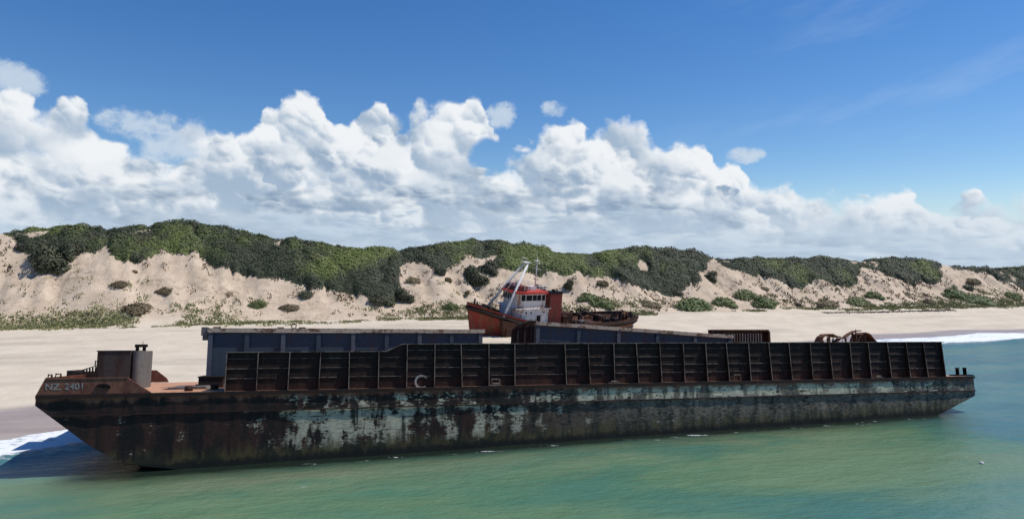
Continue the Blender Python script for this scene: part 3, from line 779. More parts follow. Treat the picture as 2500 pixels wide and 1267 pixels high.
q0 = bl(1252, 786, YB); q1 = bl(1310, 785, YB); q2 = bl(1782, 817, YB)
pr = math.atan2(q1[1] - q2[1], q2[0] - q1[0])
right = on_deck('steel_bin', 'shorter blue steel cargo bin tipped down towards the stern, dented beige rim', 'cargo bin', q1[0], YB, q1[1], 0, pr)
LR = (q2[0] - q1[0]) / math.cos(pr)
class Shift: pass
def bin_tipped(root, L):
    sub = Matrix.Translation((0, 0, 0))
    H = 4.2
    before = set(COL.objects)
    bin_parts(root, L, H, 5, 2.8, 0, 5)
    for o in set(COL.objects) - before: o.data.transform(Matrix.Translation((0, 0, -H)))
bin_tipped(right, LR)
je = MB()                                          # torn end bay of the tipped bin
wq = q1[0] - q0[0]
je.prism([(-wq, -4.0), (-.1, -4.0), (-.1, -.05), (-wq * .35, -.1), (-wq * .8, -.45), (-wq, -.9)], .2, .32)
je.tube([(-wq, .1, -1.0), (-wq * .75, .05, -.4), (-wq * .3, .0, -.02), (0, -.05, .02)], .12, 7)
for xx in (.25, .5, .8): je.box(-wq * xx, -wq * xx + .16, .02, .2, -4.0, -.3)
je.build('torn_end', M_DARK, right)

# rusty slatted rack at the far end
r0 = bl(1738, 807, YB + .6); r1 = bl(1876, 809, YB + .6); zb_ = bl(1800, 834, YB + .6)[1] - .6
rack = on_deck('slatted_rack', 'rust brown slatted steel rack at the low end of the tipped blue bin', 'rack', r0[0], YB + .6, HB)
Lr = r1[0] - r0[0]; Hr = (r0[1] + r1[1]) / 2 - HB; Hb = zb_ - HB
rk = MB(); rk.box(0, Lr, .6, .7, 0, Hr); rk.box(0, Lr, -.05, .75, Hr, Hr + .14); rk.box(Lr - .05, Lr + .12, -.05, .6, 0, Hr)
rk.build('back_panel', M_RUST, rack)
fr_ = MB(); fr_.box(-1.6, Lr + .5, -.08, .08, Hb, Hb + .18); fr_.box(0, .12, -.05, .05, 0, Hr)
fr_.build('frame', M_DARK, rack)
for k in range(17):
    xx = .5 + k * (Lr - 1.2) / 17
    s_ = MB(); s_.add([(xx, -.06, Hb + .18), (xx + .09, -.06, Hb + .18), (xx + .16, -.06, Hr - .15 - .35 * random.random()), (xx + .07, -.06, Hr - .2 - .3 * random.random()),
                       (xx, .0, Hb + .18), (xx + .09, .0, Hb + .18), (xx + .16, .0, Hr - .2), (xx + .07, .0, Hr - .2)],
                      [(0, 1, 2, 3), (7, 6, 5, 4), (0, 4, 5, 1), (1, 5, 6, 2), (2, 6, 7, 3), (3, 7, 4, 0)])
    s_.build('slat', M_GREY, rack)

# twisted scrap behind the coaming, near the stern
def arch(mb, pts, y0, w, th=.08):
    for (xa, za), (xb, zb2) in zip(pts[:-1], pts[1:]):
        d = Vector((xb - xa, zb2 - za)); d.normalize(); nx, nz = -d.y * th, d.x * th
        mb.prism([(xa, za), (xb, zb2), (xb + nx, zb2 + nz), (xa + nx, za + nz)], y0, y0 + w)
ys = 9.0
sc_pts = [[(2004, 838), (2010, 824), (2020, 817), (2032, 817), (2044, 822), (2052, 823)], [(2042, 838), (2052, 828), (2066, 824), (2078, 815), (2090, 809), (2102, 808)],
          [(2096, 832), (2102, 818), (2112, 813), (2122, 816), (2132, 828), (2142, 838)]]
labs = ['rusted curved steel plate arching over the coaming top, leftmost piece of the scrap', 'long bent rusty steel strip rising diagonally in the middle of the scrap',
        'rounded rust red steel shell at the right end of the scrap']
for pts, lab, w in zip(sc_pts, labs, (1.0, .6, 1.2)):
    q = [bl(px, py, ys) for px, py in pts]
    bx0, bz0 = q[0]
    o = on_deck('scrap_plate', lab, 'scrap', bx0, ys, HB, group='twisted scrap steel on the barge')
    loc = [(x - bx0, z - HB) for x, z in q]
    loc = [(loc[0][0] - .2, 0)] + loc + ([(loc[-1][0] + .2, 0)] if pts[-1][1] > 830 else [])
    mb = MB(); arch(mb, loc, 0, w, .1); mb.build('shell', M_SCRAP, o)
    mb = MB()
    for k in range(1, len(loc) - 1, 2): mb.tube([(loc[k][0], .1, loc[k][1] - .05), (loc[k][0] + .25, w * .6, .1)], .06, 6)
    mb.build('rib', M_DARK, o)
    rs2 = random.Random(len(lab))
    for k in range(6):
        x_ = rs2.uniform(loc[0][0] + .3, loc[-1][0] - .2); y_ = rs2.uniform(.0, w); zt_ = float(np.interp(x_, [p[0] for p in loc], [p[1] for p in loc]))
        mb = MB(); dx_ = rs2.uniform(-.6, .6); th_ = rs2.uniform(.25, .55)
        mb.add([(x_, y_, zt_ * .5), (x_ + th_, y_ + .05, zt_ * .5), (x_ + th_ + dx_, y_ + .2, zt_ + rs2.uniform(-.1, .45)), (x_ + dx_, y_ - .1, zt_ + rs2.uniform(-.1, .3)),
                (x_, y_ + .06, zt_ * .5), (x_ + th_, y_ + .11, zt_ * .5), (x_ + th_ + dx_, y_ + .26, zt_ - .05), (x_ + dx_, y_ - .04, zt_ - .05)],
               [(0, 1, 2, 3), (7, 6, 5, 4), (0, 4, 5, 1), (1, 5, 6, 2), (2, 6, 7, 3), (3, 7, 4, 0)])
        mb.build('torn_strip', rs2.choice((M_SCRAP, M_RUST)), o)
    bxs = MB(); m_ = len(loc) // 2
    if w > 1: bxs.grid([[(x, w * .5, z - .12) for x, z in loc], [(x, w * .5, 0) for x, z in loc]], False); bxs.build('web', M_SCRAP, o)

# ------------------------------------------------------------------ tug on the beach
TY = R(32); TD = Vector((math.cos(TY), math.sin(TY), 0)); TLIST = R(8)
T0 = Vector((-7.9, 112.0, 0))
tug = empty('tugboat', T0, (TLIST, 0, TY), 'stranded red tugboat with white wheelhouse lying on the beach behind the barge', 'tugboat')
TL = 37.0
st_l = np.array([0, .8, 2, 4, 6.5, 9, 12.5, 17, 22, 27, 31, 34, 36, 37])
st_b = np.array([.12, 1.0, 1.95, 3.0, 3.85, 4.35, 4.6, 4.7, 4.7, 4.6, 4.3, 3.5, 2.2, .9])
st_z = np.array([7.1, 6.9, 6.55, 5.95, 5.25, 4.6, 4.05, 3.65, 3.5, 3.5, 3.6, 3.75, 3.9, 3.95])     # top of bulwark
st_d = st_z - np.interp(st_l, [0, 9, 14, 37], [1.1, 1.0, .55, 1.0])                               # deck
fine_l = np.unique(np.concatenate([np.linspace(0, 4, 10), np.linspace(4, 31, 24), np.linspace(31, 37, 12)]))
def TB(l): return float(np.interp(l, st_l, st_b))
def TZ(l): return float(np.interp(l, st_l, st_z))
def TDK(l): return float(np.interp(l, st_l, st_d))
hm = MB(); bm_ = MB()
lev = [0, .25, .5, .75, .9, 1.0]
for sgn in (-1, 1):
    P, Q = [], []
    for l in fine_l:
        b, zt_ = TB(l), TZ(l); row = []
        fl = float(np.interp(l, [0, 6, 14, 30, 37], [.35, .62, .9, .85, .45]))
        for k in lev:
            wdt = b * (fl + (1 - fl) * k ** 1.5)
            rake = float(np.interp(l, [0, 6], [1.3, 0])) * (1 - k) + (-float(np.interp(l, [31, 37], [0, 2.0])) * (1 - k))
            row.append((l + rake, sgn * wdt, -.8 + (zt_ + .8) * k))
        P.append(row if sgn < 0 else row[::-1])
        Q.append([(l, sgn * (b - .12), TDK(l) - .1), (l, sgn * (b - .10), zt_ + .02)][:: (1 if sgn > 0 else -1)])
    hm.grid(P); bm_.grid(Q)
    cap = [[(l, sgn * (TB(l) + .06), TZ(l) + .05), (l, sgn * (max(TB(l) - .2, 0)), TZ(l) + .05)][:: (1 if sgn > 0 else -1)] for l in fine_l]
    bm_.grid(cap)
hm.grid([[(37, -.9, 3.5), (37, .9, 3.5)], [(35, -.4, -.8), (35, .4, -.8)]], False)
thull = hm.build('hull', M_RED, tug)
bm_.build('bulwark_inside', M_DARK, tug)
td = MB(); td.grid([[(l, -(TB(l) - .1), TDK(l)), (l, TB(l) - .1, TDK(l))] for l in fine_l], False)
td.build('deck', M_RUST, tug)
fe = MB()
for sgn in (-1, 1):
    fe.tube([(l + .05, sgn * (TB(l) * .97 + .1), TZ(l) - .75) for l in np.linspace(0, 11, 16)], .26, 8)
    fe.tube([(l, sgn * (TB(l) + .05), TZ(l) - .35) for l in np.linspace(11, 36.8, 24)], .14, 6)
fe.build('fender', M_DARK, tug)
an = MB(); an.prism([(4.6, 4.5), (7.3, 4.2), (7.0, 1.8), (6.2, .2), (5.2, .2), (4.9, 2.0)], -4.15, -3.2); an.box(5.3, 6.4, -4.4, -4.1, 1.4, 3.4); an.tube([(5.8, -4.3, 1.2), (5.8, -4.2, .4)], .25, 8)
an.build('anchor_pocket', M_RUST, tug)
# superstructure: lower house, wheelhouse, roof, windows
def rounded(l0, l1, hw, r, n=6):
    pts = []
    for q in np.linspace(-90, -180, n): pts.append((l0 + r + r * math.cos(R(q)), -hw + r + r * math.sin(R(q))))
    for q in np.linspace(180, 90, n): pts.append((l0 + r + r * math.cos(R(q)), hw - r + r * math.sin(R(q))))
    return [(l1, -hw)] + pts + [(l1, hw)]
def column(mb, pts, z0, z1, lean=0.0):
    n = len(pts)
    vs = [(x, y, z0) for x, y in pts] + [(x + lean, y, z1) for x, y in pts]
    return mb.add(vs, [(i, i + n, (i + 1) % n + n, (i + 1) % n) for i in range(n)] + [tuple(range(n)), tuple(range(2 * n - 1, n - 1, -1))])
zh0, zh1, zh2 = 3.0, 6.2, 8.75
hs_ = column(MB(), rounded(7.3, 14.2, 3.3, 2.2), zh0, zh1)
hs_.box(7.6, 14.6, -3.45, 3.45, zh1, zh1 + .08)
hse = hs_.build('deckhouse', M_WHITE, tug)
wh_ = column(MB(), rounded(7.9, 13.6, 3.0, 2.0), zh1 + .08, zh2)
whs = wh_.build('wheelhouse', M_WHITE, tug)
rf = column(MB(), rounded(7.5, 13.9, 3.25, 2.1), zh2, zh2 + .32); rf.build('roof', M_REDTOP, whs)
vis = column(MB(), rounded(7.8, 9.8, 2.6, 1.6), zh2 + .32, zh2 + 1.15, .5); vis.build('visor', M_FUN, whs)
for l, w_ in ((9.05, .75), (10.2, 1.15), (11.3, .8), (12.2, .8), (13.1, .65)):
    for sgn in (-1, 1):
        w = MB(); y_ = sgn * 3.01
        w.box(l - w_ / 2, l + w_ / 2, min(y_, y_ + sgn * .02), max(y_, y_ + sgn * .02), zh2 - 1.15, zh2 - .2)
        w.build('window', M_BLACK, whs)
for q in np.linspace(-1.5, 1.5, 5):
    w = MB(); w.box(7.87, 7.89, q - .26, q + .26, zh2 - 1.15, zh2 - .2); w.build('window', M_BLACK, whs)
dr = MB(); dr.box(11.8, 12.55, -3.33, -3.305, 3.1, 5.1); dr.build('door', M_BLACK, hse)
for l in (9.6, 13.2, 10.6):
    pt = MB(); pt.prism([(l + .17 * math.cos(a), 5.6 + .17 * math.sin(a)) for a in np.linspace(0, 2 * math.pi, 12, endpoint=False)], -3.33, -3.305); pt.build('porthole', M_BLACK, hse)
gr = MB(); gr.tube([(8.0, -3.4, zh1 + .5), (14.3, -3.4, zh1 + .5)], .035, 6)
for l in np.linspace(8, 14, 9): gr.tube([(l, -3.4, zh1 + .08), (l, -3.4, zh1 + .5)], .025, 5)
gr.build('handrail', M_DARK, hse)
rl = MB()
for z in (.55, .95): rl.tube([(9.2, -2.9, zh2 + .32 + z), (13.7, -2.9, zh2 + .32 + z), (13.7, 2.9, zh2 + .32 + z), (9.2, 2.9, zh2 + .32 + z)], .035, 5)
for l in np.linspace(9.2, 13.7, 7):
    for y_ in (-2.9, 2.9): rl.tube([(l, y_, zh2 + .3), (l, y_, zh2 + 1.28)], .03, 5)
rl.build('roof_railing', M_MAST, whs)
cn = MB(); cn.box(9.4, 10.4, -.7, .5, zh2 + .32, zh2 + 1.0); cn.box(11.3, 12.6, -1.4, -.2, zh2 + .32, zh2 + .95); cn.build('roof_locker', M_WHITE, whs)
for sgn in (-1, 1):
    fu = MB(); y0, y1 = sorted((sgn * 3.4, sgn * 1.7))
    fu.prism([(14.25, 3.0), (16.9, 3.0), (16.75, 8.75), (14.25, 8.75)], y0, y1); fun = fu.build('funnel', M_FUN, tug)
    cp = MB(); cp.box(14.15, 16.85, y0 - .05, y1 + .05, 8.75, 9.05); cp.tube([(15.4, (y0 + y1) / 2, 9.05), (15.4, (y0 + y1) / 2, 9.4)], .3, 9); cp.build('funnel_cap', M_BLACK, fun)
# raked two-legged mast over the wheelhouse
mt = MB()
top = Vector((11.2, 0, 13.9))
for sgn in (-1, 1): mt.tube([(5.0, sgn * 3.3, 4.7), (5.0 + (top.x - 5.0) * .97, sgn * .55, 13.6)], [.26, .19], 9)
mt.tube([(11.0, -.75, 13.55), (11.0, .75, 13.55)], .14, 8); mt.tube([(8.6, -1.9, 9.9), (8.6, 1.9, 9.9)], .11, 7)
mast = mt.build('bipod_mast', M_MAST, tug)
mp = MB(); mp.box(10.5, 11.6, -.8, .8, 13.7, 13.8)
for y_ in (-.8, .8): mp.tube([(10.6, y_, 13.8), (10.6, y_, 14.5)], .03, 5)
mp.tube([(10.6, -.8, 14.45), (10.6, .8, 14.45), (11.5, .8, 14.4)], .03, 5); mp.box(10.9, 11.3, -.2, .2, 12.4, 12.9); mp.build('crosstree', M_MAST, mast)
sty = MB()
sty.tube([(11.0, .5, 13.5), (3.4, 1.8, 6.2)], .03, 4); sty.tube([(11.0, -.5, 13.5), (3.4, -1.8, 6.2)], .03, 4); sty.tube([(9.0, 0, 11.0), (9.6, 0, 9.1)], .05, 5)
sty.build('stay', M_MAST, mast)
rm = MB(); rm.tube([(13.5, .4, zh2 + .3), (13.55, .4, 14.4)], [.12, .06], 7)
rm.tube([(13.5, -1.0, 12.6), (13.5, 1.6, 12.6)], .05, 6); rm.tube([(12.9, .4, 13.5), (14.2, .4, 13.5)], .05, 6); rm.box(13.1, 13.95, .1, .7, 13.9, 14.0)
rm.tube([(13.5, -.3, 11.0), (13.5, 1.1, 11.0)], .04, 5); rm.tube([(13.5, .4, 14.3), (13.5, .4, 15.2)], .025, 5)
rm.build('signal_mast', M_MAST, whs)
# towing gear aft
wn = MB(); wn.tube([(19.2, -1.8, 4.2), (19.2, 1.8, 4.2)], .8, 14); wn.box(18.2, 20.3, -2.2, -1.8, 3.0, 5.0); wn.box(18.2, 20.3, 1.8, 2.2, 3.0, 5.0)
for y_ in (-1.75, 1.75): wn.tube([(19.2, y_ - .06, 4.2), (19.2, y_ + .06, 4.2)], 1.15, 14)
wn.build('towing_winch', M_RUST, tug)
bt_ = MB(); bt_.tube([(22.6, -1.2, 2.8), (22.6, -1.2, 4.7)], .25, 9); bt_.tube([(22.6, 1.2, 2.8), (22.6, 1.2, 4.7)], .25, 9); bt_.tube([(22.6, -1.8, 4.3), (22.6, 1.8, 4.3)], .18, 8)
bt_.build('towing_bitts', M_DARK, tug)
tf = MB()
tf.tube([(26, -4.3, 3.1), (26, -4.0, 4.3), (26, 4.0, 4.3), (26, 4.3, 3.1)], .14, 7); tf.build('towing_beam', M_DARK, tug)
cr = MB(); cr.tube([(24.2, .6, 2.8), (24.2, .6, 5.4)], .16, 8); cr.tube([(24.2, .6, 5.3), (25.4, -.4, 4.8)], .1, 7); cr.box(23.9, 24.5, .3, .9, 2.8, 3.6); cr.build('deck_crane', M_DARK, tug)
for l, y_, w_, h_, mm in ((17.6, -2.6, .9, 1.6, M_RUST), (18.0, 2.8, 1.2, 1.9, M_DARK), (21.2, -3.0, 1.0, .8, M_GREY), (28.0, .8, 1.6, .9, M_RUST), (30.2, -1.6, 1.1, .7, M_DARK), (21.0, 2.6, .9, 1.5, M_RUST), (32.0, 1.0, .9, .6, M_DARK), (27.3, -2.6, 1.0, 1.0, M_DARK)):
    hb_ = MB(); zd = TDK(l); hb_.box(l, l + w_, y_ - w_ / 2, y_ + w_ / 2, zd, zd + h_); hb_.box(l - .06, l + w_ + .06, y_ - w_ / 2 - .06, y_ + w_ / 2 + .06, zd + h_, zd + h_ + .1)
    hb_.tube([(l + w_ * .3, y_, zd + h_ + .1), (l + w_ * .3, y_, zd + h_ + .45)], .12, 7)
    hb_.build('deck_hatch', mm, tug)
rd = random.Random(21)
for k in range(24):
    l = rd.uniform(17.3, 35.0); y_ = rd.uniform(-.75, .75) * TB(l); zd = TDK(l) + .02; a = rd.uniform(0, 3.1); ln = rd.uniform(.7, 2.0); hh = rd.uniform(.4, 1.8)
    mb = MB(); c_, s__ = math.cos(a) * ln / 2, math.sin(a) * ln / 2
    if k % 3 == 0: mb.tube([(l - c_, y_ - s__, zd + .15), (l, y_, zd + hh), (l + c_, y_ + s__, zd + .2)], [.1, .16, .1], 7)
    elif k % 3 == 1:
        mb.prism([(l - ln / 2, zd), (l + ln / 2, zd), (l + ln * .3, zd + hh * .6), (l, zd + hh), (l - ln * .4, zd + hh * .4)], y_ - .3, y_ + .45)
    else: mb.tube([(l, y_, zd), (l, y_, zd + hh * .5), (l + .1, y_, zd + hh)], [.32, .4, .2], 9)
    mb.build('deck_debris', rd.choice((M_RUST, M_DARK, M_SCRAP)), tug)
fd = MB(); fd.box(3.2, 4.6, -.9, .9, 5.2, 6.2); fd.tube([(3.9, -1.4, 6.1), (3.9, 1.4, 6.1)], .42, 10); fd.tube([(1.6, .3, 6.3), (1.6, .3, 7.6)], .16, 8); fd.tube([(1.6, -.5, 6.3), (1.6, -.5, 7.3)], .14, 8)
fd.build('anchor_windlass', M_DARK, tug)

# ------------------------------------------------------------------ vegetation
BOUND = [(-600, 640), (-200, 625), (-60, 600), (-20, 566), (42, 566), (52, 590), (62, 612), (100, 612), (150, 604), (200, 596), (243, 608), (247, 606), (249, 548), (272, 548), (275, 618), (330, 632), (370, 612), (430, 606), (470, 622),
         (540, 640), (590, 662), (640, 665), (700, 680), (760, 690), (830, 698), (890, 712), (940, 733), (962, 735), (972, 640), (1000, 632), (1040, 630), (1065, 655), (1085, 660), (1110, 642), (1126, 636),
         (1130, 610), (1158, 610), (1164, 640), (1230, 642), (1250, 655), (1290, 652), (1330, 676), (1390, 700), (1410, 662), (1460, 668), (1510, 668), (1560, 690), (1600, 705), (1640, 715), (1690, 712),
         (1720, 662), (1740, 652), (1780, 680), (1840, 683), (1850, 660), (1890, 668), (1930, 690), (1990, 703), (2010, 685), (2040, 700), (2072, 705), (2090, 672), (2112, 660), (2125, 648), (2160, 660),
         (2200, 675), (2230, 690), (2245, 678), (2280, 692), (2322, 715), (2332, 700), (2322, 652), (2345, 650), (2400, 657), (2430, 668), (2460, 690), (2500, 700), (2700, 690), (4000, 690)]
BX, BY = np.array(sorted(BOUND)).T
GULLIES = [(1568, 624, 1588, 656, 9), (1702, 652, 1752, 702, 11), (2100, 648, 2138, 694, 12), (2302, 650, 2372, 700, 16), (1846, 655, 1905, 690, 9), (1408, 655, 1450, 690, 9), (566, 655, 640, 690, 8), (690, 668, 780, 706, 7), (470, 600, 520, 640, 8)]
HOLES = [(1566, 640, 16, 22), (260, 590, 13, 30), (1142, 625, 13, 16), (2335, 658, 26, 12), (20, 590, 30, 25), (2110, 655, 8, 12), (1740, 662, 8, 14)]
def veg_mask(s, t):
    x, y = st2xy(s, t); z = height(s, t)
    px, py = proj(x, y, z + .9)
    tc = np.interp(s, S_TAB, TC_TAB)
    n = (fbm(px * .03, py * .03, 41) - .5) * 26 + (fbm(px * .12, py * .12, 47, 3) - .5) * 26
    ok = (py + 3 + n * .7 < np.interp(px, BX, BY)) & (t > 3)
    for xa, ya, xb, yb, w in GULLIES:
        kk = np.clip(((px - xa) * (xb - xa) + (py - ya) * (yb - ya)) / ((xb - xa) ** 2 + (yb - ya) ** 2), 0, 1)
        ok &= np.hypot(px - xa - kk * (xb - xa), (py - ya - kk * (yb - ya)) * 1.2) > w * (.7 + .05 * n)
    for hx, hy, rx, ry in HOLES: ok &= ((px - hx) / rx) ** 2 + ((py - hy) / ry) ** 2 > 1
    ok &= ~((fbm(s * .10 + t * .03, t * .22, 501, 3) > .57) & (np.interp(px, BX, BY) - py < np.where(px > 1150, 34, 14)) & (px > 280))
    chute = (px > 247) & (px < 274) & (t < tc + 3)
    return (ok & ~chute) | (t > tc + 9)
def leaf_dome(cx, cy, cz, rx, ry, rz, n, size, rng, tint, flat=0.0):
    """leaf-sized quads spread through a low dome; returns verts (n*4,3), tint"""
    u = rng.random(n) * 2 * np.pi; w = rng.random(n) ** .8
    el = np.arcsin(np.clip(w, 0, 1))
    rad = 1.06 - .36 * rng.random(n) ** 1.3 + .10 * rng.random(n) ** 4
    dirs = np.stack([np.cos(u) * np.cos(el), np.sin(u) * np.cos(el), np.sin(el)], 1)
    c = dirs * rad[:, None] * np.array([rx, ry, rz]) + np.array([cx, cy, cz])
    nrm = dirs / np.array([rx, ry, rz]) + rng.normal(0, .40, (n, 3)) / max(rx, rz)
    nrm /= np.linalg.norm(nrm, axis=1)[:, None]
    a = np.cross(nrm, rng.normal(0, 1, (n, 3))); a /= np.linalg.norm(a, axis=1)[:, None] + 1e-9
    b = np.cross(nrm, a)
    sz = size * (.55 + .9 * rng.random(n))[:, None]
    q = np.stack([c + a * sz, c + b * sz * .6, c - a * sz, c - b * sz * .6], 1)
    return q.reshape(-1, 3), np.repeat(np.clip(tint + rng.normal(0, .14, n), 0, 1), 4)
def core_dome(cx, cy, cz, rx, ry, rz, k=.80):
    ns, nr = 8, 4
    vs = []
    for i in range(nr):
        e = (math.pi / 2) * i / nr
        for j in range(ns):
            q = 2 * math.pi * j / ns; vs.append((cx + rx * k * math.cos(q) * math.cos(e), cy + ry * k * math.sin(q) * math.cos(e), cz - .12 * (i == 0) + rz * k * math.sin(e)))
    vs.append((cx, cy, cz + rz * k))
    fs = []
    for i in range(nr - 1):
        for j in range(ns): fs.append((i * ns + j, i * ns + (j + 1) % ns, (i + 1) * ns + (j + 1) % ns, (i + 1) * ns + j))
    for j in range(ns): fs.append(((nr - 1) * ns + j, (nr - 1) * ns + (j + 1) % ns, len(vs) - 1, len(vs) - 1))
    return vs, fs
# thicket over the dune tops: one mass, leaf by leaf over a wind-shorn canopy
gs0 = np.arange(-152, 237, .6); gt0 = np.arange(2, 76, .6)
GS, GT = np.meshgrid(gs0, gt0)
tcg = np.interp(GS, S_TAB, TC_TAB)
vm = (veg_mask(GS, GT) & (GT < tcg + 24)).astype(float)
def blur(m, k):
    for ax in (0, 1):
        c = np.cumsum(np.pad(m, [(k + 1, k) if i == ax else (0, 0) for i in (0, 1)], 'edge'), axis=ax)
        n_ = m.shape[ax]
        m = (np.take(c, range(2 * k + 1, 2 * k + 1 + n_), ax) - np.take(c, range(0, n_), ax)) / (2 * k + 1)
    return m
vb = blur(blur(vm, 2), 1)
edge_in = sstep(blur(blur(vm, 5), 4), .45, .95)
def mounds(S_, T_, cell, seed, stretch_=1.0):
    """domed heads of neighbouring shrubs grown into each other: height 0..1 and the head's own number"""
    x, y = S_ / (cell * stretch_), T_ / cell
    ix, iy = np.floor(x).astype(np.int64), np.floor(y).astype(np.int64)
    best = np.zeros(S_.shape); idn = np.zeros(S_.shape)
    for ox in (-1, 0, 1):
        for oy in (-1, 0, 1):
            cx, cy = ix + ox, iy + oy
            jx, jy = hash2(cx, cy, seed), hash2(cx, cy, seed + 5); r_ = .52 + .34 * hash2(cx, cy, seed + 9)
            d2 = ((x - cx - jx) ** 2 + (y - cy - jy) ** 2) / r_ ** 2
            h = np.sqrt(np.clip(1 - d2, 0, 1)) * (.55 + .45 * hash2(cx, cy, seed + 13))
            m = h > best; best = np.where(m, h, best); idn = np.where(m, hash2(cx, cy, seed + 21), idn)
    return best, idn
WSX = (fbm(GS * .15, GT * .15, 301, 3) - .5) * 5; WSY = (fbm(GS * .15, GT * .15, 311, 3) - .5) * 5
m1, id1 = mounds(GS + WSX, GT + WSY, 6.0, 401, 1.15)
m2, id2 = mounds(GS + WSX * .6, GT + WSY * .6, 2.7, 431, 1.1)
def canopy(S_, T_):
    return np.maximum(.42, -.06 + .5 * fbm(S_ * .05, T_ * .07, 331, 3) + 1.45 * m1 + .6 * m2 + .2 * fbm(S_ * .9, T_ * .9, 341, 2))
CH = canopy(GS, GT) * sstep(vb, .22, .62) * (.62 + .38 * edge_in)
TZ0 = height(GS, GT)
TZS = blur(blur(TZ0, 4), 4)
soft_ = sstep(vb, .3, .9)
TZC = TZ0 * (1 - soft_) + np.maximum(TZS, TZ0 - .5) * soft_
top_z = TZC + CH
gx0, gy0 = st2xy(GS, GT)
dzs = np.gradient(top_z, .6, axis=1); dzt = np.gradient(top_z, .6, axis=0)
tint0 = np.clip((fbm(GS * .06, GT * .10, 71, 3) - .5) * 2.2 + .10 + .38 * edge_in + (id1 - .5) * .42 + (id2 - .5) * .34 + (m1 - .5) * .22, 0, 1)  # last term paints relief shading: mound tops lighter, creases darker
inside = vb > .25
fc = grid_faces(len(gt0), len(gs0))
okf = inside.ravel()[fc].all(1)
used_, inv_ = np.unique(fc[okf], return_inverse=True)
Vc = np.stack([gx0.ravel(), gy0.ravel(), np.where(vb < .4, TZ0 - .2, TZC + CH * .84 - .12).ravel()], 1)[used_]
Fc = inv_.reshape(-1, 4)
w_ = inside.ravel() * (.35 + .65 * (GT < tcg + 8).ravel()); w_ = w_ / w_.sum()
NLV = 300000
pick = RNG.choice(w_.size, NLV, p=w_)
js, jt = RNG.uniform(-.5, .5, NLV), RNG.uniform(-.5, .5, NLV)
ls_, lt_ = GS.ravel()[pick] + js * .6, GT.ravel()[pick] + jt * .6
zz = top_z.ravel()[pick] + dzs.ravel()[pick] * js * .6 + dzt.ravel()[pick] * jt * .6
chp = CH.ravel()[pick]
zz = zz - chp * .30 * RNG.random(NLV) ** 2 + np.where(RNG.random(NLV) < .06, .35 * RNG.random(NLV), 0)
lx_, ly_ = st2xy(ls_, lt_)
nx_ = -(dzs.ravel()[pick] * CA - dzt.ravel()[pick] * SA); ny_ = -(dzs.ravel()[pick] * SA + dzt.ravel()[pick] * CA)
NN = np.stack([nx_, ny_, np.ones(NLV)], 1); NN /= np.linalg.norm(NN, axis=1)[:, None]
NN += RNG.normal(0, .24, (NLV, 3)); NN /= np.linalg.norm(NN, axis=1)[:, None]
AA = np.cross(NN, RNG.normal(0, 1, (NLV, 3))); AA /= np.linalg.norm(AA, axis=1)[:, None] + 1e-9
BB = np.cross(NN, AA)
sz_ = (.13 + .17 * RNG.random(NLV))[:, None]
CC = np.stack([lx_, ly_, zz], 1)
Q = np.stack([CC + AA * sz_, CC + BB * sz_ * .65, CC - AA * sz_, CC - BB * sz_ * .65], 1).reshape(-1, 3)
TQ = np.repeat(np.clip(tint0.ravel()[pick] + RNG.normal(0, .12, NLV), 0, 1), 4)
Vall = np.concatenate([Q, Vc]); Fall = np.concatenate([np.arange(NLV * 4).reshape(-1, 4), Fc + NLV * 4])
Tall = np.concatenate([TQ, tint0.ravel()[used_]])
tag(link('dune_thicket', np_mesh('dune_thicket', Vall, Fall, M_THICKET, False, {'tint': Tall})),
    'dense dark green coastal thicket covering the dune tops', 'thicket', kind='stuff')

# single bushes on the sand
def bush_mesh(name, mat, seed, lobes, n, size, flat=.6, twigs=True):
    rng = np.random.default_rng(seed); Vs, Ts, cv, cf = [], [], [], []
    for i in range(lobes):
        if i == 0: cx = cy = 0.0; r = .72
        else: a = rng.random() * 6.28; d = .35 + .4 * rng.random(); cx, cy = math.cos(a) * d, math.sin(a) * d; r = .28 + .28 * rng.random()
        q, ti = leaf_dome(cx, cy, -.05, r, r, flat * r * (1.0 + .5 * rng.random()), int(n * r), size, rng, .3 + .4 * rng.random())
        Vs.append(q); Ts.append(ti)
        if twigs < 1 or True:
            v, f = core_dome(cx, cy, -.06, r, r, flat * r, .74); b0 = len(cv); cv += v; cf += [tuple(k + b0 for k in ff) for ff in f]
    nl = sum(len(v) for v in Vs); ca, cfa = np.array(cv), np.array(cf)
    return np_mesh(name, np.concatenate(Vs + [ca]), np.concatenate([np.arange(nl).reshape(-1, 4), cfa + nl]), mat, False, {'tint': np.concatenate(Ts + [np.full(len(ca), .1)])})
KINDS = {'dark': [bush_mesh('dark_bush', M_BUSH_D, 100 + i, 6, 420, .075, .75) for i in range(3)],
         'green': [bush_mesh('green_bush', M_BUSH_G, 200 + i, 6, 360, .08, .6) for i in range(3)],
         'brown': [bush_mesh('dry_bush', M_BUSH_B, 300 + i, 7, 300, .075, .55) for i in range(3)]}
def bush(kind, px, py, wpx, hpx, label, group=None, var=0, name=None):
    x, y, z = hit(px, py)
    k = y / F
    me = KINDS[kind][var % 3]
    o = link(name or me.name.split('.')[0], me)
    o.location = (x, y, z + .1); o.scale = (wpx * k / 2 * 1.05, wpx * k / 2 * 1.05, hpx * k * .95)
    nrm = Vector((float(height_xy(x - 2, y) - height_xy(x + 2, y)) / 4, float(height_xy(x, y - 2) - height_xy(x, y + 2)) / 4, 1.25)).normalized()
    o.rotation_euler = (nrm.to_track_quat('Z', 'Y').to_matrix() @ Matrix.Rotation(var * 1.3, 3, 'Z')).to_euler()
    return tag(o, label, 'bush', group)
